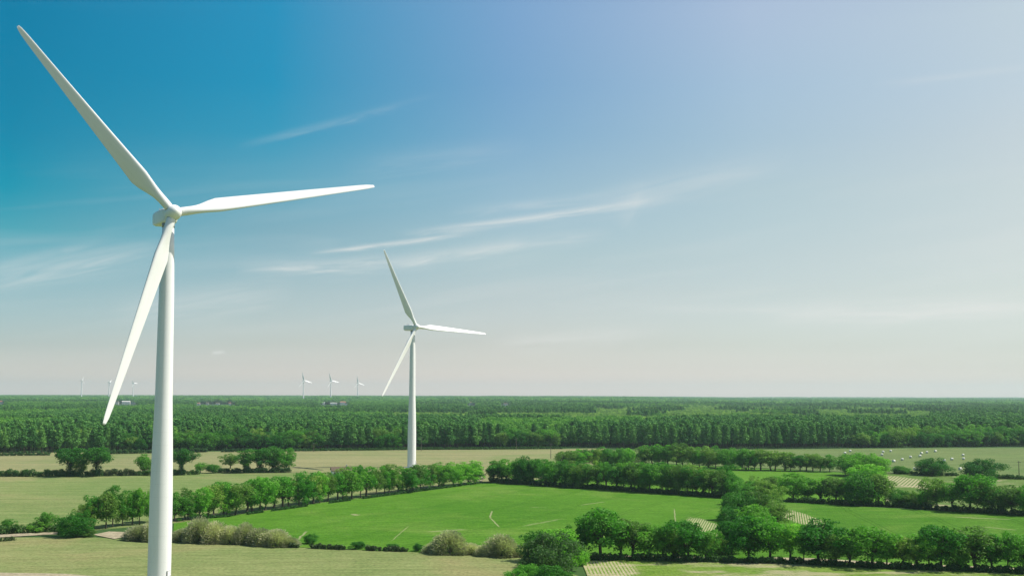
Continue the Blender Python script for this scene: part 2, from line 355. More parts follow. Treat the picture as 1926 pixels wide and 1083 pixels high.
GREEN1 = grass_mat('young_maize_field', (.048, .148, .009), (.092, .205, .020), (.125, .215, .034), tram=(.45, 24), stripe=.14, sdir_=.5, scale=.014, straw=SANDY,
    straw_amt=.25, rows=(rowang(1330, 1005, 1345, 975), .8), rowmasks=[bx(1305, 972, 1362, 1020)], bump=.6,
    lines=[seg(925, 960, 922, 975, .4, .55), seg(922, 973, 940, 992, .35, .5), seg(735, 1018, 770, 988, .3, .35), seg(1268, 955, 1272, 995, .3, .5), seg(560, 1016, 577, 998, .5, .5), seg(1090, 950, 1140, 943, .9, .35),
           seg(980, 990, 1060, 975, 1.2, .25), seg(800, 1000, 880, 995, 1.5, .35)])
GREEN2 = grass_mat('green_maize_field', (.040, .132, .009), (.082, .190, .019), (.115, .205, .032), tram=(.1, 24), stripe=.14, sdir_=.1, scale=.014, straw=SANDY,
    straw_amt=.22, rows=(rowang(1490, 985, 1488, 960), .8), rowmasks=[bx(1466, 954, 1530, 992)], bump=.6,
    lines=[seg(1790, 972, 1905, 977, 1.0, .6), seg(1840, 990, 1915, 997, 1.2, .35)])
NEARG = grass_mat('patchy_maize_field', (.095, .185, .018), (.165, .24, .045), (.22, .24, .08), stripe=.15, sdir_=.1, scale=.03, straw=SANDY,
    straw_amt=.75, rows=(rowang(1115, 1080, 1105, 1058), .85), rowmasks=[bx(1085, 1052, 1200, 1090)], bump=.6)
BRIGHT = grass_mat('bright_meadow', (.065, .165, .013), (.10, .215, .024), (.08, .18, .018), stripe=.15, sdir_=.0, scale=.01)
MAIZE3 = grass_mat('thin_maize_field', (.075, .145, .028), (.125, .18, .050), stripe=.15, scale=.02, straw=SANDY, straw_amt=.55,
    rows=(rowang(1705, 925, 1735, 898), 1.7), rowmasks=[bx(1660, 893, 1765, 925)])
SOIL = grass_mat('bare_soil', (.27, .23, .15), (.38, .33, .22), straw=SANDY, stripe=.1, scale=.1)

# near pasture: everything near that is not another field
field('pasture', [(-600, 1006), (0, 1010), (180, 1010), (325, 1018), (560, 1029), (830, 1040), (985, 1046), (1090, 1083), (1150, 1200), (1500, 1600), (400, 2600), (-1200, 2000)], PALE)
field('mown_field', [(-600, 1006), (0, 1003), (130, 1001), (325, 984), (600, 946), (905, 907), (700, 890), (560, 889), (-500, 897)], OLIVE)
field('dry_field', [(-500, 896.5), (560, 888.5), (700, 889.5), (905, 906), (1060, 900), (1140, 868), (1140, 843), (760, 846), (400, 849), (-500, 853)], TAN)
field('maize_field', [(325, 1018), (327, 984), (600, 946), (908, 906.5), (1365, 936), (1375, 1052), (1090, 1054), (985, 1046), (830, 1040), (560, 1029)], GREEN1)
field('maize_field', [(1375, 1052), (1370, 936), (1445, 936), (1480, 944), (1926, 970), (2300, 990), (2300, 1092), (1926, 1075)], GREEN2)
field('meadow', [(1060, 900), (908, 906), (1365, 935.5), (1480, 943.5), (1600, 948), (1665, 950), (1665, 893), (1560, 887), (1150, 868)], BRIGHT)
field('maize_field', [(1666, 951), (1666, 891), (2300, 905), (2300, 989), (1926, 969)], MAIZE3)
field('hay_meadow', [(1150, 867), (1140, 846), (1480, 845), (2400, 838), (2300, 904), (1666, 890.5), (1560, 886)], HAY)
field('maize_field', [(1093, 1055), (1375, 1053), (1926, 1076), (2300, 1093), (2400, 1500), (1500, 1590), (1152, 1198)], NEARG)
field('dirt_track', [(-300, 1012), (0, 1006), (110, 1000), (120, 1004), (0, 1011), (-300, 1019)], SOIL)
field('dirt_patch', [(175, 1006), (205, 1000), (235, 1001), (245, 1008), (215, 1014)], SOIL)
field('dirt_track', [(-300, 1079), (0, 1078), (120, 1080), (200, 1086), (180, 1110), (-300, 1120)], SOIL)
field('dirt_strip', [(1088, 1044), (1240, 1047), (1360, 1049), (1360, 1052), (1240, 1050), (1088, 1048)], SOIL)
field('dirt_strip', [(1440, 1049), (1530, 1051), (1700, 1061), (1900, 1069), (1990, 1073), (1900, 1072), (1700, 1064), (1530, 1057), (1440, 1054)], SOIL)
field('dirt_track', [(895, 903.5), (906, 905.8), (912, 900), (912, 893), (906, 893)], SOIL)

# ------------------------------------------------------------------ foliage generators
def quads(Cn, Nn, sz, rng, asp=1.6):
    n = len(Cn); Nn = Nn/np.maximum(np.linalg.norm(Nn, axis=1, keepdims=True), 1e-6)
    r = rng.normal(size=(n, 3)); T = np.cross(Nn, r); T /= np.maximum(np.linalg.norm(T, axis=1, keepdims=True), 1e-6)
    B = np.cross(Nn, T); s = sz*rng.uniform(.6, 1.3, (n, 1)) if np.isscalar(sz) else sz
    a = T*s*.5*math.sqrt(asp); b = B*s*.5/math.sqrt(asp)
    v = np.stack([Cn-a*1.1, Cn-b*.9+a*.1, Cn+a, Cn+b], 1).reshape(-1, 3)
    return v, np.arange(4*n).reshape(n, 4)
def clump_leaves(cl, dens, sz, rng, up=.25, spread=.6):
    cl = np.asarray(cl, float); out = []; nor = []
    for c in cl:
        n = int(dens*(c[3]**2)); d = rng.normal(size=(n, 3)); d[:, 2] += up*1.0; d /= np.linalg.norm(d, axis=1, keepdims=True)
        rr = c[3]*rng.uniform(.55, 1.08, (n, 1)); p = c[:3]+d*rr*np.array([1, 1, .8])
        out.append(p); nor.append(d+spread*rng.normal(size=(n, 3)))
    return quads(np.vstack(out), np.vstack(nor), sz, rng)
def tree_proto(seed, kind='oak', dens=13000, leaf=.026, name='tree', mats=None, joined=False):
    rng = np.random.default_rng(seed); cl = []
    if kind == 'oak': zc, rx, rz, n, rc, th = .58, .39, .36, 46, (.065, .135), .30
    elif kind == 'low': zc, rx, rz, n, rc, th = .51, .39, .43, 48, (.07, .14), .2
    elif kind == 'tall': zc, rx, rz, n, rc, th = .60, .25, .37, 38, (.06, .12), .28
    elif kind == 'bush': zc, rx, rz, n, rc, th = .46, .45, .40, 44, (.10, .19), .1
    elif kind == 'flat': zc, rx, rz, n, rc, th = .68, .42, .25, 34, (.09, .15), .42
    elif kind == 'pine': zc, rx, rz, n, rc, th = .60, .14, .38, 26, (.06, .10), .85
    elif kind == 'clump': zc, rx, rz, n, rc, th = .60, .50, .26, 14, (.16, .24), .3
    lob = [(rng.uniform(0, 2*math.pi), rng.uniform(.55, 1.35)) for _ in range(4)]
    for i in range(n):
        z = -1+2*(i+.5)/n; a = i*2.39996+rng.normal()*.35; rr = math.sqrt(max(0, 1-z*z))
        k = rng.uniform(.38, 1.1); w = 1.0
        for la, lk in lob: w *= 1+(lk-1)*max(0, math.cos(a-la))
        if kind == 'pine': rr = (1-(z+1)/2)**.7*.95+.08
        r_ = rng.uniform(*rc)
        if kind == 'pine': r_ *= .65+.5*(1-(z+1)/2)
        cl.append((math.cos(a)*rr*rx*k*w, math.sin(a)*rr*rx*k*w, zc+z*rz*(k if kind != 'pine' else 1)*(1-.15*rng.random())-r_*.3, r_))
    if kind not in ('pine',):
        cl.append((0, 0, zc, .16 if kind != 'flat' else .12))
    if joined: dens *= 1
    lv, lf = clump_leaves(cl, dens, leaf, rng, up=.35)
    zt = lv[:, 2].max(); s = 1/zt; lv *= s; lv[:, 2] = np.maximum(lv[:, 2], .01)
    w = np.percentile(np.abs(lv[:, :2]), 96)*2
    mb = MB(); h = th*s; b = rng.normal(0, .012, 2)
    tr = .022 if kind != 'pine' else .012
    mb.tube([(0, 0, -.01), (0, 0, .03), (b[0], b[1], h*.5), (b[0]*1.5, b[1]*1.5, h)], [tr*1.6, tr*1.1, tr*.95, tr*.8], 7)
    if kind != 'pine':
        top = Vector((b[0]*1.5, b[1]*1.5, h))
        for c in sorted(cl, key=lambda c: rng.random())[:11]:
            e = Vector(c[:3])*s; st = top*rng.uniform(.7, 1.0); mid = (st+e)/2+Vector((0, 0, .03))
            mb.tube([st, mid, e], [tr*.55, tr*.35, tr*.12], 5, False)
    if joined:
        tv = np.array(mb.v); v = np.vstack([lv, tv]); o = len(lv)
        f = [tuple(q) for q in lf.tolist()]+[tuple(i+o for i in q) for q in mb.f]
        mi = [0]*len(lf)+[1]*len(mb.f)
        return mesh(name, v, f, mats, mi=mi), w
    return mesh('crown', lv, lf, (mats[0],)), mb.build('trunk', BARK, True), w

PROT = {}
for i, (k, n) in enumerate((('oak', 4), ('low', 4), ('tall', 3), ('bush', 3), ('flat', 2), ('pine', 3))):
    PROT[k] = [tree_proto(100*i+j+1, k, mats=(LEAF if k != 'pine' else PINE,), dens=9500 if k != 'pine' else 13000, leaf=.032 if k != 'pine' else .034) for j in range(n)]
    if k == 'bush': PROT[k] = [(a, b, w) for a, b, w in PROT[k]]
ivm = []
for j in range(2):
    rng = np.random.default_rng(77+j)
    cl = [(rng.normal()*.03, rng.normal()*.03, .05+.055*q, .12-.006*q) for q in range(10)]
    v, f = clump_leaves(cl, 15000, .024, rng); v[:, 2] = np.maximum(v[:, 2], .01); ivm.append(mesh('ivy', v, f, (LEAF_IVY,)))
def twig_proto(seed):
    rng = np.random.default_rng(seed); n = 9000
    # fine upright twigs fanning from the base, leaf buds at the ends
    a = rng.uniform(0, 2*math.pi, n); t = np.arccos(rng.uniform(.02, 1, n))
    lob = 1+.18*np.sin(a*3+seed)+.1*np.sin(a*5+seed*2)
    d = np.stack([np.cos(a)*np.sin(t), np.sin(a)*np.sin(t), np.cos(t)], 1)
    r = rng.uniform(.35, 1.0, (n, 1))**.6
    p = d*r*np.stack([.6*lob, .6*lob, np.ones(n)*.97], 1)*rng.uniform(.86, 1.02, (n, 1))
    s = .035*rng.uniform(.6, 1.4, (n, 1)); side = np.cross(d, rng.normal(size=(n, 3))); side /= np.linalg.norm(side, axis=1, keepdims=True)
    v = np.stack([p-d*s*1.2, p-side*s*.28, p+d*s*1.2, p+side*s*.28], 1).reshape(-1, 3); v[:, 2] = np.maximum(v[:, 2], .005)
    mb = MB()
    for k in range(9):
        an = rng.uniform(0, 6.28); tl = rng.uniform(.1, .8)
        e = Vector((math.cos(an)*math.sin(tl)*.5, math.sin(an)*math.sin(tl)*.5, math.cos(tl)*.75))
        mb.tube([(0, 0, -.01), e*.5, e], [.02, .012, .004], 5, False)
    return mesh('crown', v, np.arange(4*n).reshape(n, 4), (TWIG,)), mb.build('stem', BARK, True), 1.1
PROT['twig'] = [twig_proto(s) for s in (5, 6, 7)]

ORD = 'first second third fourth fifth sixth seventh eighth ninth tenth eleventh twelfth thirteenth fourteenth fifteenth sixteenth seventeenth eighteenth nineteenth twentieth'.split()
TENS = {2: 'twenty', 3: 'thirty', 4: 'forty', 5: 'fifty'}
def ordw(i):
    if i < 20: return ORD[i]
    t, u = divmod(i+1, 10)
    return (TENS[t]+('ieth' if False else '')) .replace('ty', 'tieth') if u == 0 else TENS[t]+'-'+ORD[u-1]
rnd = random.Random(11)
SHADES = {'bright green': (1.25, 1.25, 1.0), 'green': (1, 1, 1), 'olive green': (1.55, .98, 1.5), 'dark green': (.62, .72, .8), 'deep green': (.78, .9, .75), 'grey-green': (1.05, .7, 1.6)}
def place(px, py, hpx, wpx, kind, shade='green', label='', group=None, cat='tree', name=None, ivy=False):
    p = at(px, py); d = (CR.transposed() @ (p-Vector((0, 0, CAMH)))).z*-1
    h = hpx*d/F; w = wpx*d/F
    crown, trunk, pw = rnd.choice(PROT[kind])
    nm = name or {'pine': 'pine_tree', 'bush': 'bush', 'twig': 'shrub'}.get(kind, 'broadleaf_tree')
    o = link(nm, None); o.location = (p.x, p.y, 0); o.empty_display_size = 1
    s = w*{'twig': 1.15, 'flat': 1.0, 'bush': 1.06}.get(kind, 1.1)/pw; o.scale = (s, s*rnd.uniform(.9, 1.1), h); o.rotation_euler = (0, 0, rnd.uniform(0, 6.28))
    c = link('crown', crown, o); c.color = (*SHADES[shade], 1)
    t = link('trunk' if kind != 'twig' else 'stem', trunk, o)
    if ivy: iv = link('ivy', rnd.choice(ivm), o); iv.color = (1, 1, 1, 1); iv.scale = (.9, .9, 1)
    tag(o, label, cat, group); return o
def interp(pts, x):
    for a, b in zip(pts, pts[1:]):
        if x <= b[0]: t = (x-a[0])/(b[0]-a[0]); return a[1]+(b[1]-a[1])*t
    return pts[-1][1]
def row(x0, x1, n, base, top, w, kinds, shades, desc, group, jx=.3, jy=1.5, back=0.0, jh=.1):
    """a hedgerow: base and top are polylines (x, y) in the photograph; each tree is a thing"""
    xs = sorted(x0+(x1-x0)*(i+.5)/n+rnd.uniform(-jx, jx)*(x1-x0)/n for i in range(n))
    for i, x in enumerate(xs):
        yb = interp(base, x)-(rnd.random()*back)-rnd.random()*jy; h = (yb-interp(top, x))*(1+rnd.uniform(-jh*1.3, jh*.6))
        sh = rnd.choice(shades); k = rnd.choice(kinds)
        size = 'tall' if h > (yb-interp(top, x))*1.0 else ('low' if h < (yb-interp(top, x))*.92 else 'mid-sized')
        place(x, yb, h, w*rnd.uniform(.85, 1.25), k, sh, f'{size} {sh} tree, {ordw(i)} from left {desc}', group)

# row beside the maize field, running from the near tower to the far tower
row(150, 292, 8, [(150, 1000), (292, 984)], [(150, 945), (175, 930), (215, 914), (292, 922)], 36, ['oak', 'low'], ['green', 'olive green', 'bright green'],
    'in clump left of near tower', 'trees in the clump left of the near tower', back=4)
row(322, 902, 40, [(322, 981), (440, 969), (600, 947), (700, 934), (902, 908)], [(322, 918), (440, 902), (500, 897), (600, 885), (650, 880), (700, 873), (760, 874), (800, 870), (902, 866)], 35,
    ['low', 'low', 'tall', 'oak'], ['green', 'bright green', 'olive green', 'bright green'], 'in row beside green maize field', 'trees in the row beside the green maize field', jy=2)
# far hedgerow along the top of the maize field
row(915, 1385, 28, [(915, 906), (1140, 921), (1385, 937)], [(915, 860), (1000, 858), (1040, 866), (1130, 868), (1180, 862), (1230, 868), (1330, 876), (1385, 888)], 31,
    ['low', 'tall', 'oak', 'bush'], ['green', 'dark green', 'olive green', 'deep green'], 'along far edge of maize field', 'trees along the far edge of the maize field', back=0, jy=1.5)
row(960, 1370, 17, [(960, 903), (1370, 930)], [(960, 862), (1370, 872)], 32, ['low', 'oak'], ['olive green', 'deep green', 'green'],
    'in line behind far maize hedgerow', 'trees in the rear line of the far hedgerow', jy=2)
# third hedgerow, before the pine wood
row(1060, 1190, 8, [(1060, 879), (1190, 875)], [(1060, 843), (1120, 838), (1190, 842)], 30, ['low', 'bush', 'oak'], ['green', 'olive green', 'bright green'],
    'in left copse before pine wood', 'trees in the left copse before the pine wood')
row(1205, 1385, 12, [(1205, 874), (1385, 882)], [(1205, 840), (1230, 832), (1300, 834), (1385, 842)], 32, ['low', 'bush', 'oak'], ['olive green', 'green', 'olive green'],
    'in middle copse before pine wood', 'trees in the middle copse before the pine wood')
row(1385, 1565, 13, [(1385, 884), (1565, 888)], [(1385, 842), (1450, 846), (1565, 856)], 25, ['low', 'tall', 'oak'], ['green', 'dark green', 'olive green'],
    'in hedgerow before hay field', 'trees in the hedgerow before the hay field')
# wooded lane running towards the camera
G = 'trees of the wooded lane between the two maize fields'
for i, (x, y, h, w, k, s, l) in enumerate([
    (1418, 925, 32, 40, 'low', 'olive green', 'olive tree at the far end of the wooded lane, left side'),
    (1452, 928, 34, 42, 'bush', 'olive green', 'rounded olive tree at the far end of the wooded lane, right side'),
    (1402, 948, 46, 46, 'low', 'green', 'green tree on the left side of the wooded lane, second from far end'),
    (1440, 950, 48, 50, 'low', 'olive green', 'domed olive tree on the right side of the wooded lane near far end'),
    (1388, 978, 56, 52, 'bush', 'dark green', 'dark bushy tree on the left flank of the wooded lane, halfway along'),
    (1432, 978, 56, 58, 'oak', 'olive green', 'broad olive crown in the middle of the wooded lane'),
    (1462, 988, 50, 44, 'low', 'olive green', 'brownish olive tree on the right flank of the wooded lane'),
    (1378, 1012, 62, 48, 'low', 'dark green', 'dark tree on the left flank of the wooded lane behind the nearest trees'),
    (1420, 1018, 70, 60, 'low', 'green', 'large green tree in the lane just behind its nearest trees'),
    (1376, 1042, 66, 46, 'bush', 'dark green', 'dark bushy tree at the near left corner of the wooded lane'),
    (1408, 1054, 84, 68, 'low', 'deep green', 'big deep green tree at the near end of the wooded lane'),
    (1448, 1056, 86, 66, 'oak', 'bright green', 'big bright tree at the near end of the wooded lane'),
    (1486, 1056, 74, 44, 'tall', 'bright green', 'slender bright tree with bare trunk beside the near end of the lane')]):
    place(x, y, h, w, k, s, l, G)
# hedgerow right of the lane
G = 'trees in the middle hedgerow on the right'
for (x, y, h, w, k, s, l) in [
    (1492, 942, 54, 52, 'low', 'deep green', 'round dark tree right of the lane at the far edge of the right maize field'),
    (1520, 941, 44, 36, 'low', 'green', 'smaller green tree second from the lane in the middle right hedgerow'),
    (1545, 943, 46, 42, 'tall', 'green', 'narrow green tree third from the lane in the middle right hedgerow'),
    (1572, 945, 50, 50, 'oak', 'olive green', 'olive tree fourth from the lane just left of the big dark trees'),
    (1596, 946, 44, 36, 'low', 'green', 'green tree touching the left side of the big dark tree'),
    (1622, 950, 66, 60, 'bush', 'dark green', 'big very dark ivy-thick tree in the middle of the right hedgerow'),
    (1652, 950, 60, 50, 'oak', 'olive green', 'olive tree with visible trunk right of the very dark tree'),
    (1606, 894, 44, 50, 'bush', 'deep green', 'rounded tree forming the left of the big dome before the hay field'),
    (1640, 896, 46, 70, 'bush', 'green', 'wide domed tree before the hay field, the highest there'),
    (1630, 915, 44, 58, 'low', 'bright green', 'light green tree between the wide dome and the very dark tree'),
    (1590, 893, 32, 30, 'oak', 'olive green', 'small open tree at the left foot of the wide dome'),
    (1692, 952, 34, 40, 'bush', 'dark green', 'low dark bushy tree right of the dirt gap in the right hedgerow'),
    (1718, 953, 32, 34, 'bush', 'olive green', 'low olive bushy tree below the sandy crop rows'),
    (1742, 956, 46, 40, 'low', 'deep green', 'deep green tree under the right end of the sandy crop rows'),
    (1764, 957, 60, 46, 'oak', 'olive green', 'olive tree left of the tallest tree in the right hedgerow'),
    (1792, 959, 52, 40, 'tall', 'green', 'narrow green tree touching the tallest tree in the right hedgerow'),
    (1822, 962, 74, 66, 'oak', 'deep green', 'tallest tree of the middle right hedgerow with a bare leaning trunk'),
    (1852, 963, 58, 46, 'low', 'olive green', 'olive tree just right of the tallest tree in the right hedgerow'),
    (1878, 965, 50, 38, 'bush', 'green', 'green bushy tree third from the right edge in the middle hedgerow'),
    (1902, 967, 56, 46, 'oak', 'olive green', 'olive tree second from the right edge in the middle hedgerow'),
    (1930, 969, 58, 46, 'low', 'deep green', 'deep green tree cut by the right edge in the middle hedgerow')]:
    place(x, y, h, w, k, s, l, G)
for (x, y, h, w, s, l) in [(1752, 894, 35, 58, 'dark green', 'round dark tree standing alone at the hay field edge, left one'),
                           (1844, 901, 41, 60, 'dark green', 'round dark tree standing alone at the hay field edge, right one'),
                           (1695, 891, 16, 30, 'dark green', 'small dark bush at the hay field edge beside the wide dome')]:
    place(x, y, h, w, 'bush', s, l, 'round trees at the hay field edge')
# nearest hedgerow, bottom right
G = 'trees of the nearest hedgerow bottom right'
near = [(1096, 1048, 66, 48, 'oak', 'deep green'), (1130, 1050, 96, 84, 'oak', 'deep green'), (1168, 1050, 70, 44, 'tall', 'green'), (1190, 1051, 76, 48, 'tall', 'olive green'),
        (1222, 1052, 66, 54, 'oak', 'deep green'), (1246, 1053, 64, 40, 'oak', 'green'), (1268, 1054, 62, 42, 'low', 'olive green'), (1297, 1055, 78, 66, 'oak', 'deep green'),
        (1326, 1055, 60, 52, 'oak', 'green'), (1348, 1052, 42, 40, 'low', 'olive green'),
        (1512, 1057, 58, 42, 'oak', 'green'), (1540, 1060, 86, 74, 'oak', 'deep green'), (1572, 1062, 60, 46, 'low', 'olive green'), (1596, 1064, 62, 44, 'tall', 'green'),
        (1640, 1066, 80, 78, 'oak', 'deep green'), (1668, 1067, 62, 44, 'oak', 'green'), (1700, 1068, 60, 50, 'oak', 'olive green'), (1728, 1068, 66, 52, 'tall', 'green'),
        (1770, 1070, 86, 74, 'oak', 'deep green'), (1748, 1069, 66, 44, 'oak', 'green'), (1800, 1071, 70, 50, 'bush', 'green'), (1836, 1072, 82, 60, 'tall', 'olive green'),
        (1868, 1073, 70, 56, 'oak', 'green'), (1896, 1074, 74, 52, 'oak', 'deep green'), (1924, 1076, 74, 56, 'oak', 'green'), (1955, 1077, 76, 56, 'oak', 'green'), (1990, 1079, 76, 60, 'oak', 'green')]
near.sort(key=lambda a: a[0]); ia = ib = 0
for (x, y, h, w, k, s) in near:
    q = 'tall' if h > 75 else ('low' if h < 61 else 'mid-sized')
    if x < 1400: l = f'{q} {s} tree, {ordw(ia)} from the left in the nearest hedgerow before the lane'; ia += 1
    elif x < 1940: l = f'{q} {s} tree, {ordw(ib)} from the lane in the nearest hedgerow at right'; ib += 1
    else: continue
    place(x, y, h, w, k, s, l, G)
G = 'trees of the bottom centre cluster'
for (x, y, h, w, k, s, l) in [
    (1048, 1064, 70, 76, 'low', 'bright green', 'bright green tree at the back of the bottom centre cluster'),
    (1018, 1056, 58, 52, 'oak', 'dark green', 'dark green tree at the back left of the bottom centre cluster'),
    (1074, 1074, 52, 44, 'low', 'bright green', 'bright tree at the right side of the bottom centre cluster'),
    (1026, 1088, 92, 92, 'bush', 'grey-green', 'large grey-green domed tree in the bottom centre cluster'),
    (985, 1104, 44, 56, 'bush', 'bright green', 'light green bush at the bottom edge, left foot of the cluster'),
    (1040, 1110, 50, 60, 'bush', 'green', 'green bush at the bottom edge under the grey-green tree'),
    (1094, 1062, 28, 34, 'bush', 'bright green', 'small bright bush between the cluster and the crop rows')]:
    place(x, y, h, w, k, s, l, G)
# trees of the left hedge, some wrapped in ivy
for (x, y, h, w, k, s, iv, l) in [
    (131, 896, 56, 54, 'flat', 'dark green', True, 'wide-crowned dark tree with ivy-wrapped trunk, left of the pair at left'),
    (181, 895, 56, 60, 'flat', 'dark green', True, 'wide-crowned dark tree with ivy-wrapped trunk, right of the pair at left'),
    (150, 894, 34, 26, 'oak', 'olive green', False, 'small open tree between the two ivy-wrapped trees'),
    (272, 893, 40, 30, 'oak', 'green', True, 'small round-headed tree just left of the near turbine tower'),
    (342, 893, 50, 46, 'flat', 'dark green', True, 'ivy-wrapped tree just right of the near turbine tower'),
    (377, 889, 20, 22, 'oak', 'green', False, 'little tree left of two right of the near tower'),
    (399, 889, 17, 22, 'bush', 'green', False, 'little bushy tree right of two right of the near tower'),
    (433, 881, 29, 27, 'oak', 'olive green', False, 'small pale open tree standing alone in the dry field'),
    (464, 889, 46, 30, 'tall', 'dark green', True, 'first dark ivy-thick tree of the group right of the pale tree'),
    (489, 888, 45, 28, 'tall', 'dark green', True, 'leaning dark tree in the middle of the group by the dry field'),
    (514, 887, 48, 40, 'oak', 'dark green', True, 'large dark tree with gaps in its crown, by the dry field'),
    (538, 887, 46, 32, 'low', 'deep green', False, 'dense dark tree ending the hedge at the dry field')]:
    place(x, y, h, w, k, s, l, 'trees standing in the left field hedge', ivy=iv)
for (x, y, h, w, k, s, l) in [
    (142, 1009, 46, 60, 'bush', 'deep green', 'large round bush at the left foot of the tree clump'),
    (85, 1000, 38, 26, 'oak', 'green', 'small tree with spreading top in the hedge at far left'),
    (68, 1001, 22, 34, 'bush', 'green', 'low bush beside the small tree in the far left hedge'),
    (13, 1000, 25, 22, 'oak', 'green', 'little tree at the left edge in the near hedge'),
    (120, 1003, 18, 24, 'bush', 'green', 'little bush between the hedge and the large round bush'),
    (165, 1009, 16, 24, 'bush', 'olive green', 'little bush at the right foot of the large round bush'),
    (583, 1022, 20, 22, 'bush', 'green', 'small green bush at the end of the pale track by the maize'),
    (675, 1032, 15, 24, 'bush', 'dark green', 'dark little bush left of two in the low near hedge'),
    (738, 1034, 13, 20, 'bush', 'dark green', 'dark little bush right of two in the low near hedge'),
    (786, 1036, 15, 18, 'bush', 'dark green', 'dark little bush left of the round grey shrub')]:
    place(x, y, h, w, k, s, l, 'bushes in the near hedge line', cat='bush' if k == 'bush' else 'tree')
for (x, y, h, w, s, l) in [
    (262, 1015, 30, 48, 'olive green', 'grey-green shrub left of the near turbine tower'), (290, 1016, 42, 46, 'green', 'grey shrub right behind the near turbine tower'),
    (345, 1017, 26, 40, 'olive green', 'low grey shrub just right of the near turbine tower'),
    (376, 1019, 50, 54, 'green', 'tallest pinkish grey shrub right of the near tower'), (404, 1020, 43, 50, 'green', 'grey shrub second in the shrub bank right of the tallest'),
    (432, 1021, 36, 44, 'green', 'grey shrub in the middle of the shrub bank'), (461, 1022, 43, 40, 'green', 'round pinkish shrub with a domed top in the shrub bank'),
    (488, 1024, 34, 52, 'olive green', 'broad grey shrub second from the right of the bank'), (518, 1026, 34, 56, 'green', 'broad brownish shrub near the right end of the bank'),
    (543, 1027, 20, 34, 'green', 'low shrub ending the shrub bank on the right'),
    (846, 1040, 46, 64, 'green', 'round grey shrub standing alone at the maize field edge'), (816, 1038, 20, 36, 'olive green', 'low shrub at the left foot of the lone round grey shrub'),
    (884, 1041, 22, 40, 'olive green', 'low shrub between the two round grey shrubs'), (943, 1045, 44, 60, 'green', 'round grey shrub left of the bottom centre cluster'),
    (973, 1046, 24, 36, 'olive green', 'low shrub at the left foot of the bottom centre cluster'), (910, 1043, 20, 40, 'olive green', 'low shrub at the left foot of the right round shrub')]:
    o = place(x, y, h, w, 'twig', 'green', l, 'grey shrubs along the near hedge', cat='shrub')

def hedge(pts, hpx, w, label, shade='green', dens=5.0, seed=1, patchy=0.0, mat=None):
    rng = np.random.default_rng(seed); P = [at(*p) for p in pts]; cl = []
    o = P[0].copy()
    for a, b in zip(P, P[1:]):
        L = (b-a).length; H = hpx*(a-Vector((0, 0, CAMH))).length/F; n = max(3, int(L/(.33*H)))
        for i in range(n):
            q = a.lerp(b, (i+rng.random())/n)
            if patchy and noise.noise((q.x*.08, q.y*.08, seed)) < patchy-.35: continue
            hh = H*(.7+.45*rng.random()); r = hh*.42
            cl.append((q.x-o.x+rng.normal()*w*.2, q.y-o.y+rng.normal()*w*.2, hh-r*.85, r))
            cl.append((q.x-o.x+rng.normal()*w*.2, q.y-o.y+rng.normal()*w*.2, r*.6, r*.95))
    v, f = clump_leaves(cl, dens*18, .45, rng); v[:, 2] = np.maximum(v[:, 2], .01)
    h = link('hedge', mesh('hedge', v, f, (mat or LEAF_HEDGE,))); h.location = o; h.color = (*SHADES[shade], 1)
    return tag(h, label, 'hedge', 'hedges between the fields')
hedge([(-120, 897), (0, 896), (120, 896), (190, 895)], 12, 2, 'clipped dark hedge running under the ivy-wrapped trees at left', 'deep green', seed=1)
hedge([(190, 895), (255, 894)], 12, 2, 'greyish hedge between the ivy-wrapped pair and the near tower', 'olive green', seed=2)
hedge([(255, 894), (300, 894), (372, 892)], 10, 2, 'dark hedge passing behind the near turbine tower', 'deep green', seed=3)
hedge([(408, 889), (470, 889), (545, 888)], 9, 2, 'dark low hedge under the tree group by the dry field', 'dark green', seed=4)
hedge([(-120, 1004), (0, 1004), (60, 1002), (125, 1000)], 15, 2, 'hedge at the far left above the dirt track', 'deep green', seed=5)
hedge([(-120, 1019), (0, 1018), (60, 1013), (112, 1008)], 7, 1, 'straggly low hedge below the dirt track at far left', 'olive green', seed=6, patchy=.3)
hedge([(545, 1029), (640, 1033), (760, 1037), (830, 1040)], 9, 1, 'low patchy hedge between pale pasture and maize field', 'olive green', seed=7, patchy=.25)
hedge([(890, 1042), (985, 1047)], 12, 1, 'low hedge joining the two round grey shrubs', 'deep green', seed=8)
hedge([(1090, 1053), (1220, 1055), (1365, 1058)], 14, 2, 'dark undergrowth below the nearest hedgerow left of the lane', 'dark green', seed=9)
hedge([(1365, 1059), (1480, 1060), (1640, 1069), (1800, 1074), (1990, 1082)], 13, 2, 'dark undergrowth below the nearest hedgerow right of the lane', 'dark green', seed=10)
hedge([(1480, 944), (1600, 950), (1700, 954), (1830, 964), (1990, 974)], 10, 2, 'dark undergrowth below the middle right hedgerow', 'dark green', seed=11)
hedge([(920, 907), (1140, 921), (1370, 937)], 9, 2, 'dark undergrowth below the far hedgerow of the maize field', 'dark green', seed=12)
hedge([(1680, 890), (1740, 893), (1800, 895)], 6, 2, 'low hedge between the two round trees at the hay field', 'deep green', seed=13)
hedge([(1870, 900), (1990, 904)], 8, 2, 'low hedge at the hay field edge against the right side', 'green', seed=14)
hedge([(-120, 858), (0, 857), (95, 856)], 6, 3, 'long low dark hedge in front of the wood at far left', 'dark green', seed=15)
hedge([(175, 854), (290, 852), (390, 850)], 8, 3, 'dark hedge in front of the wood behind the near tower', 'dark green', seed=16)
hedge([(418, 850), (480, 849)], 7, 3, 'short dark hedge in front of the wood above the pale tree', 'dark green', seed=17)
hedge([(500, 849), (760, 846), (1060, 844)], 5, 3, 'long thin hedge between the dry field and the pine wood', 'deep green', seed=18)
hedge([(350, 978), (440, 971), (600, 949), (895, 910)], 5, 1, 'thin undergrowth below the row beside the maize field', 'deep green', seed=19, patchy=.2)

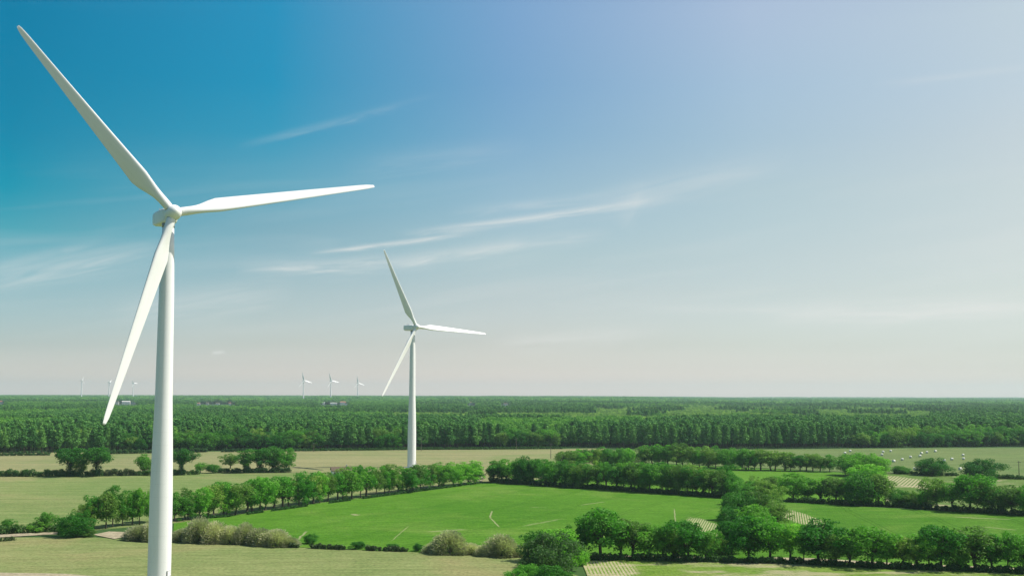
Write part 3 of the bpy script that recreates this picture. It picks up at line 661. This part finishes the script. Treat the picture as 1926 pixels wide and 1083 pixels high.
# ------------------------------------------------------------------ the wood
FEDGE = [(-900, 853), (0, 853), (400, 848), (760, 845), (900, 844), (1060, 842), (1250, 845), (1500, 844), (1926, 840), (2900, 836)]
def edge_d(px): return at(px, interp(FEDGE, px)-1).y
def px_of(x, y): return FW/2+F*x/(y*math.cos(PITCH)) if y > 1 else -9999
CLEAR = [(205, 262, 2200, 3850), (598, 660, 2200, 3850), (876, 898, 2200, 3850), (938, 962, 2200, 3850), (1199, 1219, 1270, 1430), (-12, 12, 2200, 3850), (368, 445, 2300, 3850),
         (560, 585, 4700, 5900), (612, 634, 4900, 6200), (662, 684, 5100, 6500), (144, 164, 5300, 6700), (196, 215, 5300, 6900), (242, 262, 5300, 7000), (1530, 1550, 3500, 4300)]
def in_clear(px, d): return any(a < px < b and c < d < e for a, b, c, e in CLEAR)
def kind_of(x, y):
    """0 pine, 1 broadleaf, 2 young pale trees"""
    px = px_of(x, y); d = y; de = d-edge_d(min(max(px, -800), 2800))
    n = noise.noise((x*.004, y*.0016, 3.1)); n2 = noise.noise((x*.012, y*.006, 9.1))
    if de < 34:
        lo = 1 if (px < 290 and n2 > .12) or (290 < px < 760 and n2 > -.35) or (930 < px < 1060) or (px > 1620 and n2 > -.5) or n2 > .38 else 0
        if lo: return 1
        return 0
    if 35 < de < 130 and px < 270+60*n2: return 2
    if 1330 < d < 1850 and 740 < px < 1750 and n2+.3*n > -.34: return 2
    if 1850 <= d < 2700 and 1120 < px < 1800 and n2 > -.3: return 2
    if 2700 <= d < 4200 and 1250 < px < 1700 and n > .05: return 2
    if 1000 < d < 2400 and px < 900 and n > .18: return 1
    if 900 < d < 1250 and 900 < px < 1080 and n > -.1: return 1
    if d > 2400: return 1 if n > -.02 else 0
    return 1 if n > .26 else 0
rng = np.random.default_rng(4)
# front rows as individual trees
cnt = {0: 0, 1: 0, 2: 0}
front = []
for r_ in range(3):
    x = -60
    while x < 1990:
        d = edge_d(x); step = 15 if r_ < 1 else 19; x += step*rng.uniform(.7, 1.3)
        dd = d+4+r_*8+rng.uniform(-3, 3); wx = (x-FW/2)*dd*math.cos(PITCH)/F
        if len(front) < 330: front.append((wx, dd, x, r_))
def seg_name(px):
    for a, n in ((290, 'left of the near tower'), (775, 'between the two tall towers'), (1060, 'just right of the second tower'), (1500, 'behind the middle copses'), (9999, 'above the hay field')):
        if px < a: return n
for (x, y, px, r_) in front:
    k = kind_of(x, y)
    if r_ == 2 and k == 1: k = 0
    if k == 1:
        h = rng.uniform(9, 15) if r_ == 0 else rng.uniform(12, 17); kd = ['low', 'bush', 'oak'][rng.integers(3)]; w = h*rng.uniform(.8, 1.1)
        cr_, tr_, pw = PROT[kd][rng.integers(len(PROT[kd]))]
        o = link('broadleaf_tree', None); lab = 'rounded broadleaf tree on the front edge of the wood, '+seg_name(px)
        grp = 'broadleaf trees on the wood edge '+seg_name(px); sh = ['green', 'deep green', 'olive green', 'dark green'][rng.integers(4)]
    else:
        h = rng.uniform(16, 20)*(.8 if k == 2 else 1); w = h*rng.uniform(.28, .38)
        cr_, tr_, pw = PROT['pine'][rng.integers(3)]
        o = link('pine_tree', None); lab = 'slim dark pine in the front rows of the wood, '+seg_name(px); grp = 'pines in the front rows of the wood '+seg_name(px); sh = 'green'
    o.location = (x, y, 0); o.scale = (w/pw, w/pw, h); o.rotation_euler = (0, 0, rng.uniform(0, 6.28))
    c = link('crown', cr_, o); c.color = (*SHADES[sh], 1); link('trunk', tr_, o)
    tag(o, lab, 'tree', grp)

fcol = bpy.data.collections.new('wood_trees')
fp = []
def addp(me): o = bpy.data.objects.new(me.name, me); fp.append(o); return o
for j in range(3): addp(tree_proto(900+j, 'pine', mats=(PINE, BARK), name='a%d_pine' % j, joined=True, dens=9000, leaf=.042)[0])
for j in range(3): addp(tree_proto(920+j, ('low', 'bush', 'oak')[j], mats=(WOODLEAF, BARK), name='b%d_broadleaf' % j, joined=True, dens=6500, leaf=.04)[0])
for j in range(3): addp(tree_proto(940+j, ('low', 'tall', 'oak')[j], mats=(YOUNG, BARK), name='c%d_young' % j, joined=True, dens=6500, leaf=.04)[0])
for j in range(2): addp(tree_proto(960+j, 'clump', mats=((PINE, BARK), (WOODLEAF, BARK))[j], name='d%d_clump' % j, joined=True, dens=3500, leaf=.06)[0])
for o in fp: fcol.objects.link(o)
pos = []; scl = []; rot = []; idx = []
def scatter(d0, d1, sp, far=False):
    y = d0
    while y < d1:
        half = y*.62+60
        n = int(2*half/sp); xs = -half+(np.arange(n)+.5)*sp
        for x in xs:
            xx = x+rng.uniform(-.38, .38)*sp; yy = y+rng.uniform(-.38, .38)*sp
            px = px_of(xx, yy)
            if yy < edge_d(min(max(px, -880), 2880))+(24 if -60 < px < 1990 else 3): continue
            if in_clear(px, yy): continue
            k = kind_of(xx, yy)
            if far and k == 2: k = 1
            if far:
                h = rng.uniform(14, 21)*(1+.3*noise.noise((xx*.0035, yy*.001, 2.2))); w = sp*rng.uniform(1.0, 1.5); i = 9 if k == 0 else 10
                if rng.random() < .3: i = 19-i
            elif k == 0: h = rng.uniform(14, 21); w = h*rng.uniform(.34, .46)/.30; w = max(w, sp*2.2); i = rng.integers(3)
            elif k == 1: h = rng.uniform(11, 19); w = max(h*.95, sp*1.1)*rng.uniform(.85, 1.15); i = 3+rng.integers(3)
            else: h = rng.uniform(9, 14); w = max(h*.8, sp)*rng.uniform(.8, 1.1); i = 6+rng.integers(3)
            pos.append((xx, yy, rise(xx, yy))); rot.append(rng.uniform(0, 6.28)); idx.append(int(i))
            if k == 0 and not far: w *= .95
            scl.append((w, w, h))
        y += sp
scatter(820, 1500, 6.3); scatter(1500, 2300, 8.5); scatter(2300, 3600, 12); scatter(3600, 9500, 24, True); scatter(9500, 13800, 50, True)
me = bpy.data.meshes.new('wood'); me.vertices.add(len(pos)); me.vertices.foreach_set('co', np.array(pos, np.float32).ravel())
for nm, ty, arr, key in (('scl', 'FLOAT_VECTOR', np.array(scl, np.float32).ravel(), 'vector'), ('rot', 'FLOAT', np.array(rot, np.float32), 'value'), ('idx', 'INT', np.array(idx, np.int32), 'value')):
    at_ = me.attributes.new(nm, ty, 'POINT'); at_.data.foreach_set(key, arr)
wood = stuff(link('wood', me)); tag(wood, 'dark green wood of pines and broadleaf trees stretching to the horizon', 'forest')
gn = bpy.data.node_groups.new('wood_nodes', 'GeometryNodeTree')
gn.interface.new_socket('Geometry', in_out='INPUT', socket_type='NodeSocketGeometry'); gn.interface.new_socket('Geometry', in_out='OUTPUT', socket_type='NodeSocketGeometry')
gi = gn.nodes.new('NodeGroupInput'); go = gn.nodes.new('NodeGroupOutput'); ip = gn.nodes.new('GeometryNodeInstanceOnPoints')
ci = gn.nodes.new('GeometryNodeCollectionInfo'); ci.inputs[0].default_value = fcol; ci.inputs['Separate Children'].default_value = True; ci.inputs['Reset Children'].default_value = True
def na(n, t):
    a = gn.nodes.new('GeometryNodeInputNamedAttribute'); a.data_type = t; a.inputs[0].default_value = n; return a.outputs[0]
cx = gn.nodes.new('ShaderNodeCombineXYZ'); L = gn.links.new
L(gi.outputs[0], ip.inputs['Points']); L(ci.outputs[0], ip.inputs['Instance']); ip.inputs['Pick Instance'].default_value = True
L(na('idx', 'INT'), ip.inputs['Instance Index']); L(na('rot', 'FLOAT'), cx.inputs[2]); L(cx.outputs[0], ip.inputs['Rotation']); L(na('scl', 'FLOAT_VECTOR'), ip.inputs['Scale'])
L(ip.outputs[0], go.inputs[0]); md = wood.modifiers.new('nodes', 'NODES'); md.node_group = gn
print('wood trees', len(pos))

# ------------------------------------------------------------------ wind turbines
HUBH = 80.0; TILT = math.radians(5); OVER = 3.8; RB = 48.1
def airfoil(th, n=12):
    xs = [.5*(1-math.cos(math.pi*i/n)) for i in range(n+1)]
    y = lambda x: 5*th*(.2969*math.sqrt(x)-.126*x-.3516*x*x+.2843*x**3-.1036*x**4)
    cam_ = lambda x: .03*(1-(2*x-1)**2)
    return [(x, cam_(x)+y(x)) for x in xs[::-1]]+[(x, cam_(x)-y(x)*.85) for x in xs[1:-1]]
def blade_mesh():
    R0 = 1.35; st = [0, .01, .03, .05, .08, .11, .15, .19, .24, .30, .38, .46, .55, .65, .75, .85, .92, .965, .99, 1.0]
    V = []; n = None
    for s in st:
        r = R0+(RB-R0)*s
        blend = min(max((s-.03)/.14, 0), 1); blend = blend*blend*(3-2*blend)
        chord = np.interp(s, [0, .03, .10, .19, .3, .5, .75, .92, .98, 1.0], [1.9, 1.9, 2.9, 4.0, 3.5, 2.75, 1.9, 1.35, 1.05, .5])
        th = np.interp(s, [.17, .3, .6, 1.0], [.36, .26, .20, .15]); tw = math.radians(np.interp(s, [0, .15, .3, .6, 1], [18, 16, 11, 5, 0])+16)
        af = airfoil(th); m = len(af); n = m
        for i, (x, y) in enumerate(af):
            an = 2*math.pi*i/m; cxx, cyy = math.cos(an)*.95, math.sin(an)*.95      # root circle
            ax_ = (x-.32)*chord; ay_ = y*chord
            X = cxx*(1-blend)+ax_*blend; Y = cyy*(1-blend)+ay_*blend
            bend = 1.0*s*s                                                   # prebend to windward
            # local x: trailing direction, local y: into the wind, z span
            V.append((X*math.cos(tw)+Y*math.sin(tw), -(X*math.sin(tw)+Y*math.cos(tw)*1-bend), r) if False else (X*math.cos(tw)-Y*math.sin(tw), bend-X*math.sin(tw)-Y*math.cos(tw), r))
    Fc = [(j*n+i, j*n+(i+1) % n, (j+1)*n+(i+1) % n, (j+1)*n+i) for j in range(len(st)-1) for i in range(n)]
    Fc += [tuple(range((len(st)-1)*n, len(st)*n)), tuple(range(n-1, -1, -1))]
    Fc = [tuple(reversed(q)) for q in Fc]
    return mesh('blade', V, Fc, (BLADEW,), True)
def tower_mesh():
    prof = [(0, 2.42), (4, 2.42), (12, 2.42), (20, 2.38), (31, 2.12), (40, 1.84), (52, 1.72), (64, 1.60), (72, 1.42), (78.2, 1.22)]
    n = 64; V = []; Fc = []
    for z, r in prof: V += [(r*math.cos(2*math.pi*k/n), r*math.sin(2*math.pi*k/n), z) for k in range(n)]
    for i in range(len(prof)-1): Fc += [(i*n+k, i*n+(k+1) % n, (i+1)*n+(k+1) % n, (i+1)*n+k) for k in range(n)]
    Fc.append(tuple(range((len(prof)-1)*n, len(prof)*n)))
    return mesh('tower', V, Fc, (TOWERW,), True)
def rounded_loft(secs, n=40, p=6.0):
    """superellipse sections along local -y axis: (y, half width, z low, z high)"""
    V = []; Fc = []
    for y, hw, zl, zh in secs:
        for k in range(n):
            a = 2*math.pi*k/n; c, s = math.cos(a), math.sin(a)
            V.append((hw*math.copysign(abs(c)**(2/p), c), y, (zl+zh)/2+(zh-zl)/2*math.copysign(abs(s)**(2/p), s)))
    m = len(secs)
    for i in range(m-1): Fc += [(i*n+k, (i+1)*n+k, (i+1)*n+(k+1) % n, i*n+(k+1) % n) for k in range(n)]
    Fc += [tuple(range(n)), tuple(range(m*n-1, (m-1)*n-1, -1))]
    return V, Fc
def revolve(prof, n=40):
    """prof: (y along axis, r); axis is local -Y forward"""
    V = []; Fc = []
    for y, r in prof: V += [(r*math.cos(2*math.pi*k/n), y, r*math.sin(2*math.pi*k/n)) for k in range(n)]
    for i in range(len(prof)-1): Fc += [(i*n+k, i*n+(k+1) % n, (i+1)*n+(k+1) % n, (i+1)*n+k) for k in range(n)]
    Fc += [tuple(range(n-1, -1, -1)), tuple(range((len(prof)-1)*n, len(prof)*n))]
    return V, Fc
TW = tower_mesh(); BL = blade_mesh()
nv, nf = rounded_loft([(-2.0, 1.25, -1.35, 1.35), (-1.75, 1.55, -1.6, 1.65), (-.6, 1.75, -1.75, 1.85), (2.5, 1.78, -1.8, 1.95), (6.0, 1.72, -1.65, 1.95), (7.6, 1.55, -1.25, 1.85), (8.0, 1.25, -.9, 1.6)])
NAC = mesh('nacelle', nv, nf, (NACW,), True)
hv, hf = revolve([(1.75, 1.0), (1.7, 1.5), (1.2, 1.68), (0, 1.72), (-.8, 1.6), (-1.5, 1.3), (-2.0, .85), (-2.25, .4), (-2.32, .08)])
HUBM = mesh('hub', hv, hf, (NACW,), True)
mb = MB(); mb.tube([(0, 0, .9), (0, 0, 1.42)], [1.06, 1.06], 32); SOCK = mb.build('root_socket', NACW, True)
mb = MB(); mb.tube([(0, 0, 1.40), (0, 0, 1.50)], [1.0, 1.0], 32); RING = mb.build('root_ring', GREYM, True)
mb = MB(); mb.tube([(0, 0, 77.6), (0, 0, 78.4)], [1.35, 1.35], 40); YAW = mb.build('yaw_ring', GREYM, True)
mb = MB(); mb.tube([(0, 5.8, 1.9), (0, 5.8, 2.9)], [.04, .04], 6); mb.tube([(-.5, 5.8, 2.6), (.5, 5.8, 2.6)], [.03, .03], 6); mb.box((.5, 5.8, 2.7), (.15, .15, .2)); mb.box((-.5, 5.8, 2.7), (.15, .15, .2)); VANE = mb.build('wind_sensor', GREYM)
mb = MB(); mb.box((0, 3.4, 2.02), (1.6, 1.9, .28)); mb.box((0, 3.4, 2.19), (1.2, 1.5, .08)); HATCH = mb.build('roof_hatch', NACW)
mb = MB(); mb.box((0, 0, 1.1), (1.05, .16, 2.3)); DOORF = mb.build('door_frame', GREYM)
mb = MB(); mb.box((0, -.09, 1.1), (.85, .08, 2.1)); DOOR = mb.build('door', TOWERW)
mb = MB(); mb.box((.3, -.16, 1.1), (.05, .1, .3)); DHAND = mb.build('handle', DARKM)
mb = MB()
for i in range(6): mb.box((0, -.5-.28*i, 1.3-.22*i), (1.1, .28, .04))
for s_ in (-1, 1):
    mb.tube([(s_*.57, -.3, 1.35), (s_*.57, -2.1, .05)], [.04, .04], 6); mb.tube([(s_*.57, -.3, 2.35), (s_*.57, -2.1, 1.05)], [.03, .03], 6)
    for i in range(3): mb.tube([(s_*.57, -.35-.8*i, 1.3-.6*i), (s_*.57, -.35-.8*i, 2.33-.6*i)], [.03, .03], 6)
STAIR = mb.build('stairs', GREYM)
mb = MB(); mb.tube([(0, 0, -.5), (0, 0, .10)], [4.6, 4.6], 40); FOUND = mb.build('foundation', CONC)
def turbine(x, y, z, yaw, phase, label, scale=1.0, door_az=.6, group=None, detail=True, rs=1.0, cw=1.0):
    t = link('wind_turbine', None); t.location = (x, y, z); t.rotation_euler = (0, 0, yaw); t.scale = (scale,)*3
    link('tower', TW, t)
    nac = link('nacelle', NAC, t); nac.location = (0, 0, HUBH); nac.scale = (.95, 1, .9)
    a = Vector((0, -math.cos(TILT), math.sin(TILT))); right = Vector((1, 0, 0)); up = Vector((0, math.sin(TILT), math.cos(TILT)))
    hub = link('hub', HUBM, t); hub.location = Vector((0, 0, HUBH))+a*OVER; hub.rotation_euler = (-TILT, 0, 0)
    for k in range(3):
        ph = phase+k*2*math.pi/3; b = up*math.cos(ph)+right*math.sin(ph); tt = -up*math.sin(ph)+right*math.cos(ph)
        cone = .032; bz = (b*math.cos(cone)+a*math.sin(cone)).normalized(); X = -tt; Y = bz.cross(X)      # local x trailing, z span
        R = Matrix((X, Y, bz)).transposed()
        o = link('blade', BL, t); o.matrix_local = Matrix.Translation(hub.location) @ R.to_4x4() @ Matrix.Diagonal((rs*cw, rs*cw, rs, 1))
        if detail:
            s = link('root_socket', SOCK, hub); s.matrix_local = hub.rotation_euler.to_matrix().to_4x4().inverted() @ R.to_4x4()
            q = link('root_ring', RING, o)
    if detail:
        link('yaw_ring', YAW, t); link('wind_sensor', VANE, nac); link('roof_hatch', HATCH, nac); link('foundation', FOUND, t)
        df = link('door_frame', DOORF, t); df.location = (math.sin(door_az)*2.45, -math.cos(door_az)*2.45, 1.4); df.rotation_euler = (0, 0, door_az)
        d = link('door', DOOR, df); link('handle', DHAND, df)
        st = link('stairs', STAIR, t); st.location = (math.sin(door_az)*2.3, -math.cos(door_az)*2.3, .1); st.rotation_euler = (0, 0, door_az)
    tag(t, label, 'wind turbine', group); return t
turbine(-75.48, 242.40, 0, .5667, -.7358, 'huge white wind turbine filling the left of the picture', door_az=.62)
turbine(-57.33, 643.30, 0, .6695, -.4649, 'second white wind turbine standing behind the row of trees', door_az=.8)
G = 'far wind turbines on the horizon'
for (px, d, H, R_, yaw, ph, l) in [
    (571, 5800, 102, 46, .75, -.25, 'far white turbine left of the three beyond the wood'), (622.5, 6100, 104, 46, .75, -.35, 'far white turbine in the middle of the three beyond the wood'),
    (673, 6400, 96, 42, .75, -.2, 'far white turbine right of the three beyond the wood'), (153.5, 6600, 108, 26, 1.25, .35, 'tiny turbine at far left, left of the near rotor blade tip'),
    (205, 6800, 100, 26, 1.3, .9, 'tiny turbine partly hidden by the near turbine low blade'), (250.5, 6900, 96, 28, .9, 1.57, 'tiny turbine between the low blade and the near tower')]:
    x = (px-FW/2)*d*math.cos(PITCH)/F
    turbine(x, d, rise(x, d)-2, yaw, ph, l, scale=H/80, group=G, detail=False, rs=R_/(48.1*H/80), cw=2.1)

# ------------------------------------------------------------------ bales, houses, poles
def bale_mesh():
    mb = MB(); n = 20; r = .98; w = 1.7
    prof = [(-w/2, .80), (-w/2+.05, .93), (-w/2+.15, r), (0, r*1.015), (w/2-.15, r), (w/2-.05, .93), (w/2, .80)]
    V = []; Fc = []
    for x, q in prof: V += [(x, q*math.cos(2*math.pi*k/n), max(-.9, q*math.sin(2*math.pi*k/n))+.9) for k in range(n)]
    for i in range(len(prof)-1): Fc += [(i*n+k, i*n+(k+1) % n, (i+1)*n+(k+1) % n, (i+1)*n+k) for k in range(n)]
    Fc += [tuple(range(n-1, -1, -1)), tuple(range((len(prof)-1)*n, len(prof)*n))]
    return mesh('hay_bale', V, Fc, (BALEW,), True)
BM = bale_mesh()
bales = [(535, 432), (563, 421), (738, 426), (732, 441), (778, 421), (795, 476), (840, 467), (884, 454), (942, 433), (934, 448), (971, 428), (1016, 422), (906, 518), (1063, 473), (1104, 465), (1163, 443), (1166, 463), (1336, 498), (1148, 518)]
nb = len(bales); bsort = sorted(bales)
for i, (X, Y) in enumerate(bsort):
    o = link('hay_bale', BM, None, at(1400+X/2.827, 700+Y/2.827+1.0)); s = .9; o.scale = (s, s, s); o.rotation_euler = (0, 0, rnd.uniform(-.5, .5)); o.location.z = .05
    tag(o, f'white wrapped round bale, {ordw(i)} from the left in the hay meadow', 'hay bale', 'white round bales in the hay meadow')

def house(x, y, z, L, W, h, rh, yaw, wall, roof, label, name='farmhouse', cat='house', nw=3):
    t = link(name, None); t.location = (x, y, z); t.rotation_euler = (0, 0, yaw)
    V = [(-L/2, -W/2, 0), (L/2, -W/2, 0), (L/2, W/2, 0), (-L/2, W/2, 0), (-L/2, -W/2, h), (L/2, -W/2, h), (L/2, W/2, h), (-L/2, W/2, h), (-L/2, 0, h+rh), (L/2, 0, h+rh)]
    Fc = [(0, 1, 5, 4), (2, 3, 7, 6), (1, 2, 6, 9, 5), (3, 0, 4, 8, 7)]
    link('wall', mesh('wall', V, Fc, (wall,)), t)
    e = .4; k = rh/(W/2); RV = []
    for s in (-1, 1):
        RV += [(-L/2-e, s*(W/2+e), h-e*k), (L/2+e, s*(W/2+e), h-e*k), (L/2+e, 0, h+rh), (-L/2-e, 0, h+rh)]
    RV += [(a, b, c+.22) for a, b, c in RV]
    RF = [(0, 1, 2, 3), (4, 7, 6, 5), (8, 11, 10, 9), (12, 13, 14, 15), (0, 8, 9, 1), (4, 5, 13, 12), (0, 3, 11, 8), (1, 9, 10, 2), (4, 12, 15, 7), (5, 6, 14, 13)]
    rf = link('roof', mesh('roof', RV, RF, (roof,)), t)
    mb = MB(); mb.box((L*.3, .3, h+rh+.3), (.7, .7, 1.6)); link('chimney', mb.build('chimney', CONC), rf)
    for i in range(nw):
        wx = -L/2+L*(i+.5)/nw
        mb = MB()
        if i == nw//2: mb.box((wx, -W/2-.03, 1.05), (1.1, .1, 2.1)); link('door', mb.build('door', POLEW), t)
        else: mb.box((wx, -W/2-.03, 1.6), (1.2, .1, 1.3)); link('window', mb.build('window', GLASS), t)
    return tag(t, label, cat)
p = at(641, 895); house(p.x, p.y, 0, 9.5, 7.5, 3.0, 1.6, .25, WALLW, ROOF_D, 'small dark-roofed house half hidden behind the tree row', 'house')
def far_house(px, py, d, L, W, h, rh, wall, roof, label, name='farmhouse', cat='house', yaw=0.2):
    x = (px-FW/2)*d*math.cos(PITCH)/F; r = ray(px, py); z = CAMH+r.z/r.y*d
    g = rise(x, d); house(x, d, min(g, z-1) if z < g+2 else g, L, W, h, rh, yaw, wall, roof, label, name, cat)
for a in [(221, 759, 3700, 11, 8, 9, 1.5, WALLW, ROOF_D, 'small white building just right of the low blade tip', 'farmhouse'), (238, 758, 3750, 26, 10, 9, 2, WALLW, WALLW, 'long white farm shed in the wood, left of the near tower', 'farm_shed', 'shed'),
          (252, 757, 3800, 14, 9, 10, 2.5, WALLW, ROOF_D, 'white building just left of the near tower in the wood', 'farmhouse'),
          (609, 756, 3700, 8, 7, 8, 1, WALLW, WALLW, 'tiny white building under the middle far turbine', 'farmhouse'), (628, 756, 3700, 22, 8, 7, 1, WALLW, WALLW, 'long pale shed under the three far turbines', 'farm_shed', 'shed'),
          (645, 755, 3750, 18, 10, 9, 3, WALLW, ROOF_R, 'white house with red roof under the far turbines', 'farmhouse'), (652, 756, 3700, 9, 8, 7, 2.5, WALLW, ROOF_R, 'small red-roofed annex right of the red-roofed house', 'farmhouse'),
          (887, 754, 3800, 14, 8, 9, 2, WALLW, ROOF_R, 'white house alone in the wood, left one right of second turbine', 'farmhouse'), (951, 757, 3500, 12, 8, 8, 2, WALLW, ROOF_D, 'white house alone in the wood, right one', 'farmhouse'),
          (1208, 795, 1425, 12, 7, 9, 1.2, WALLW, ROOF_D, 'pale low shed in a gap of the wood, centre right', 'farm_shed', 'shed'), (374, 758, 3600, 10, 7, 6, 2, WALLW, ROOF_R, 'tiny pale house right of the near tower, first of a scattered hamlet', 'farmhouse'), (391, 757, 3700, 9, 7, 6, 2, WALLW, ROOF_D, 'tiny pale house second in the scattered hamlet', 'farmhouse'), (410, 757, 3650, 12, 7, 6, 2, WALLW, ROOF_D, 'tiny pale house third in the scattered hamlet', 'farmhouse'), (433, 757, 3700, 8, 7, 6, 2, WALLW, ROOF_R, 'tiny pale house last in the scattered hamlet', 'farmhouse'), (2, 759, 3600, 16, 9, 9, 3, WALLW, ROOF_R, 'reddish house in the wood cut by the left edge', 'farmhouse')]:
    far_house(*a)
def pole(px, py, hpx, label):
    p = at(px, py); d = p.y; h = hpx*d/F; t = link('utility_pole', None); t.location = (p.x, p.y, 0)
    mb = MB(); mb.tube([(0, 0, -.2), (0, 0, h)], [.22, .15], 8); link('pole', mb.build('pole', POLEW), t)
    mb = MB(); mb.box((0, -.2, h-.5), (2.0, .14, .16)); cr = link('crossarm', mb.build('crossarm', POLEW), t)
    for x in (-.85, 0, .85):
        mb = MB(); mb.tube([(x, -.2, h-.41), (x, -.2, h-.15)], [.07, .05], 6); link('insulator', mb.build('insulator', GREYM), cr)
    tag(t, label, 'utility pole', 'utility poles by the wood')
pole(1917, 897, 30, 'utility pole in the hay meadow near the right edge')
pole(792, 848, 26, 'utility pole at the wood edge just right of the second tower')
pole(590, 849, 16, 'utility pole at the wood edge above the dry field')
pole(971, 846, 22, 'utility pole at the wood edge right of the second turbine blade')
pole(1036, 862, 28, 'utility pole at the right end of the dry field')

# ------------------------------------------------------------------ haze
HAZE = 6e-5
if HAZE:
    mb = MB(); mb.box((0, 0, 80), (28200, 28200, 210)); hz = mb.build('haze', None) if False else mesh('haze', mb.v, mb.f)
    m = bpy.data.materials.new('haze'); m.use_nodes = True; t = m.node_tree; t.nodes.clear()
    pv = N(t, 'ShaderNodeVolumePrincipled'); pv.inputs['Density'].default_value = HAZE; pv.inputs['Color'].default_value = (.70, .92, .92, 1); pv.inputs['Anisotropy'].default_value = .2
    o_ = N(t, 'ShaderNodeOutputMaterial'); t.links.new(pv.outputs[0], o_.inputs['Volume']); hz.materials.append(m)
    ho = stuff(link('haze', hz)); tag(ho, 'thin pale blue haze over the far wood and horizon', 'haze')
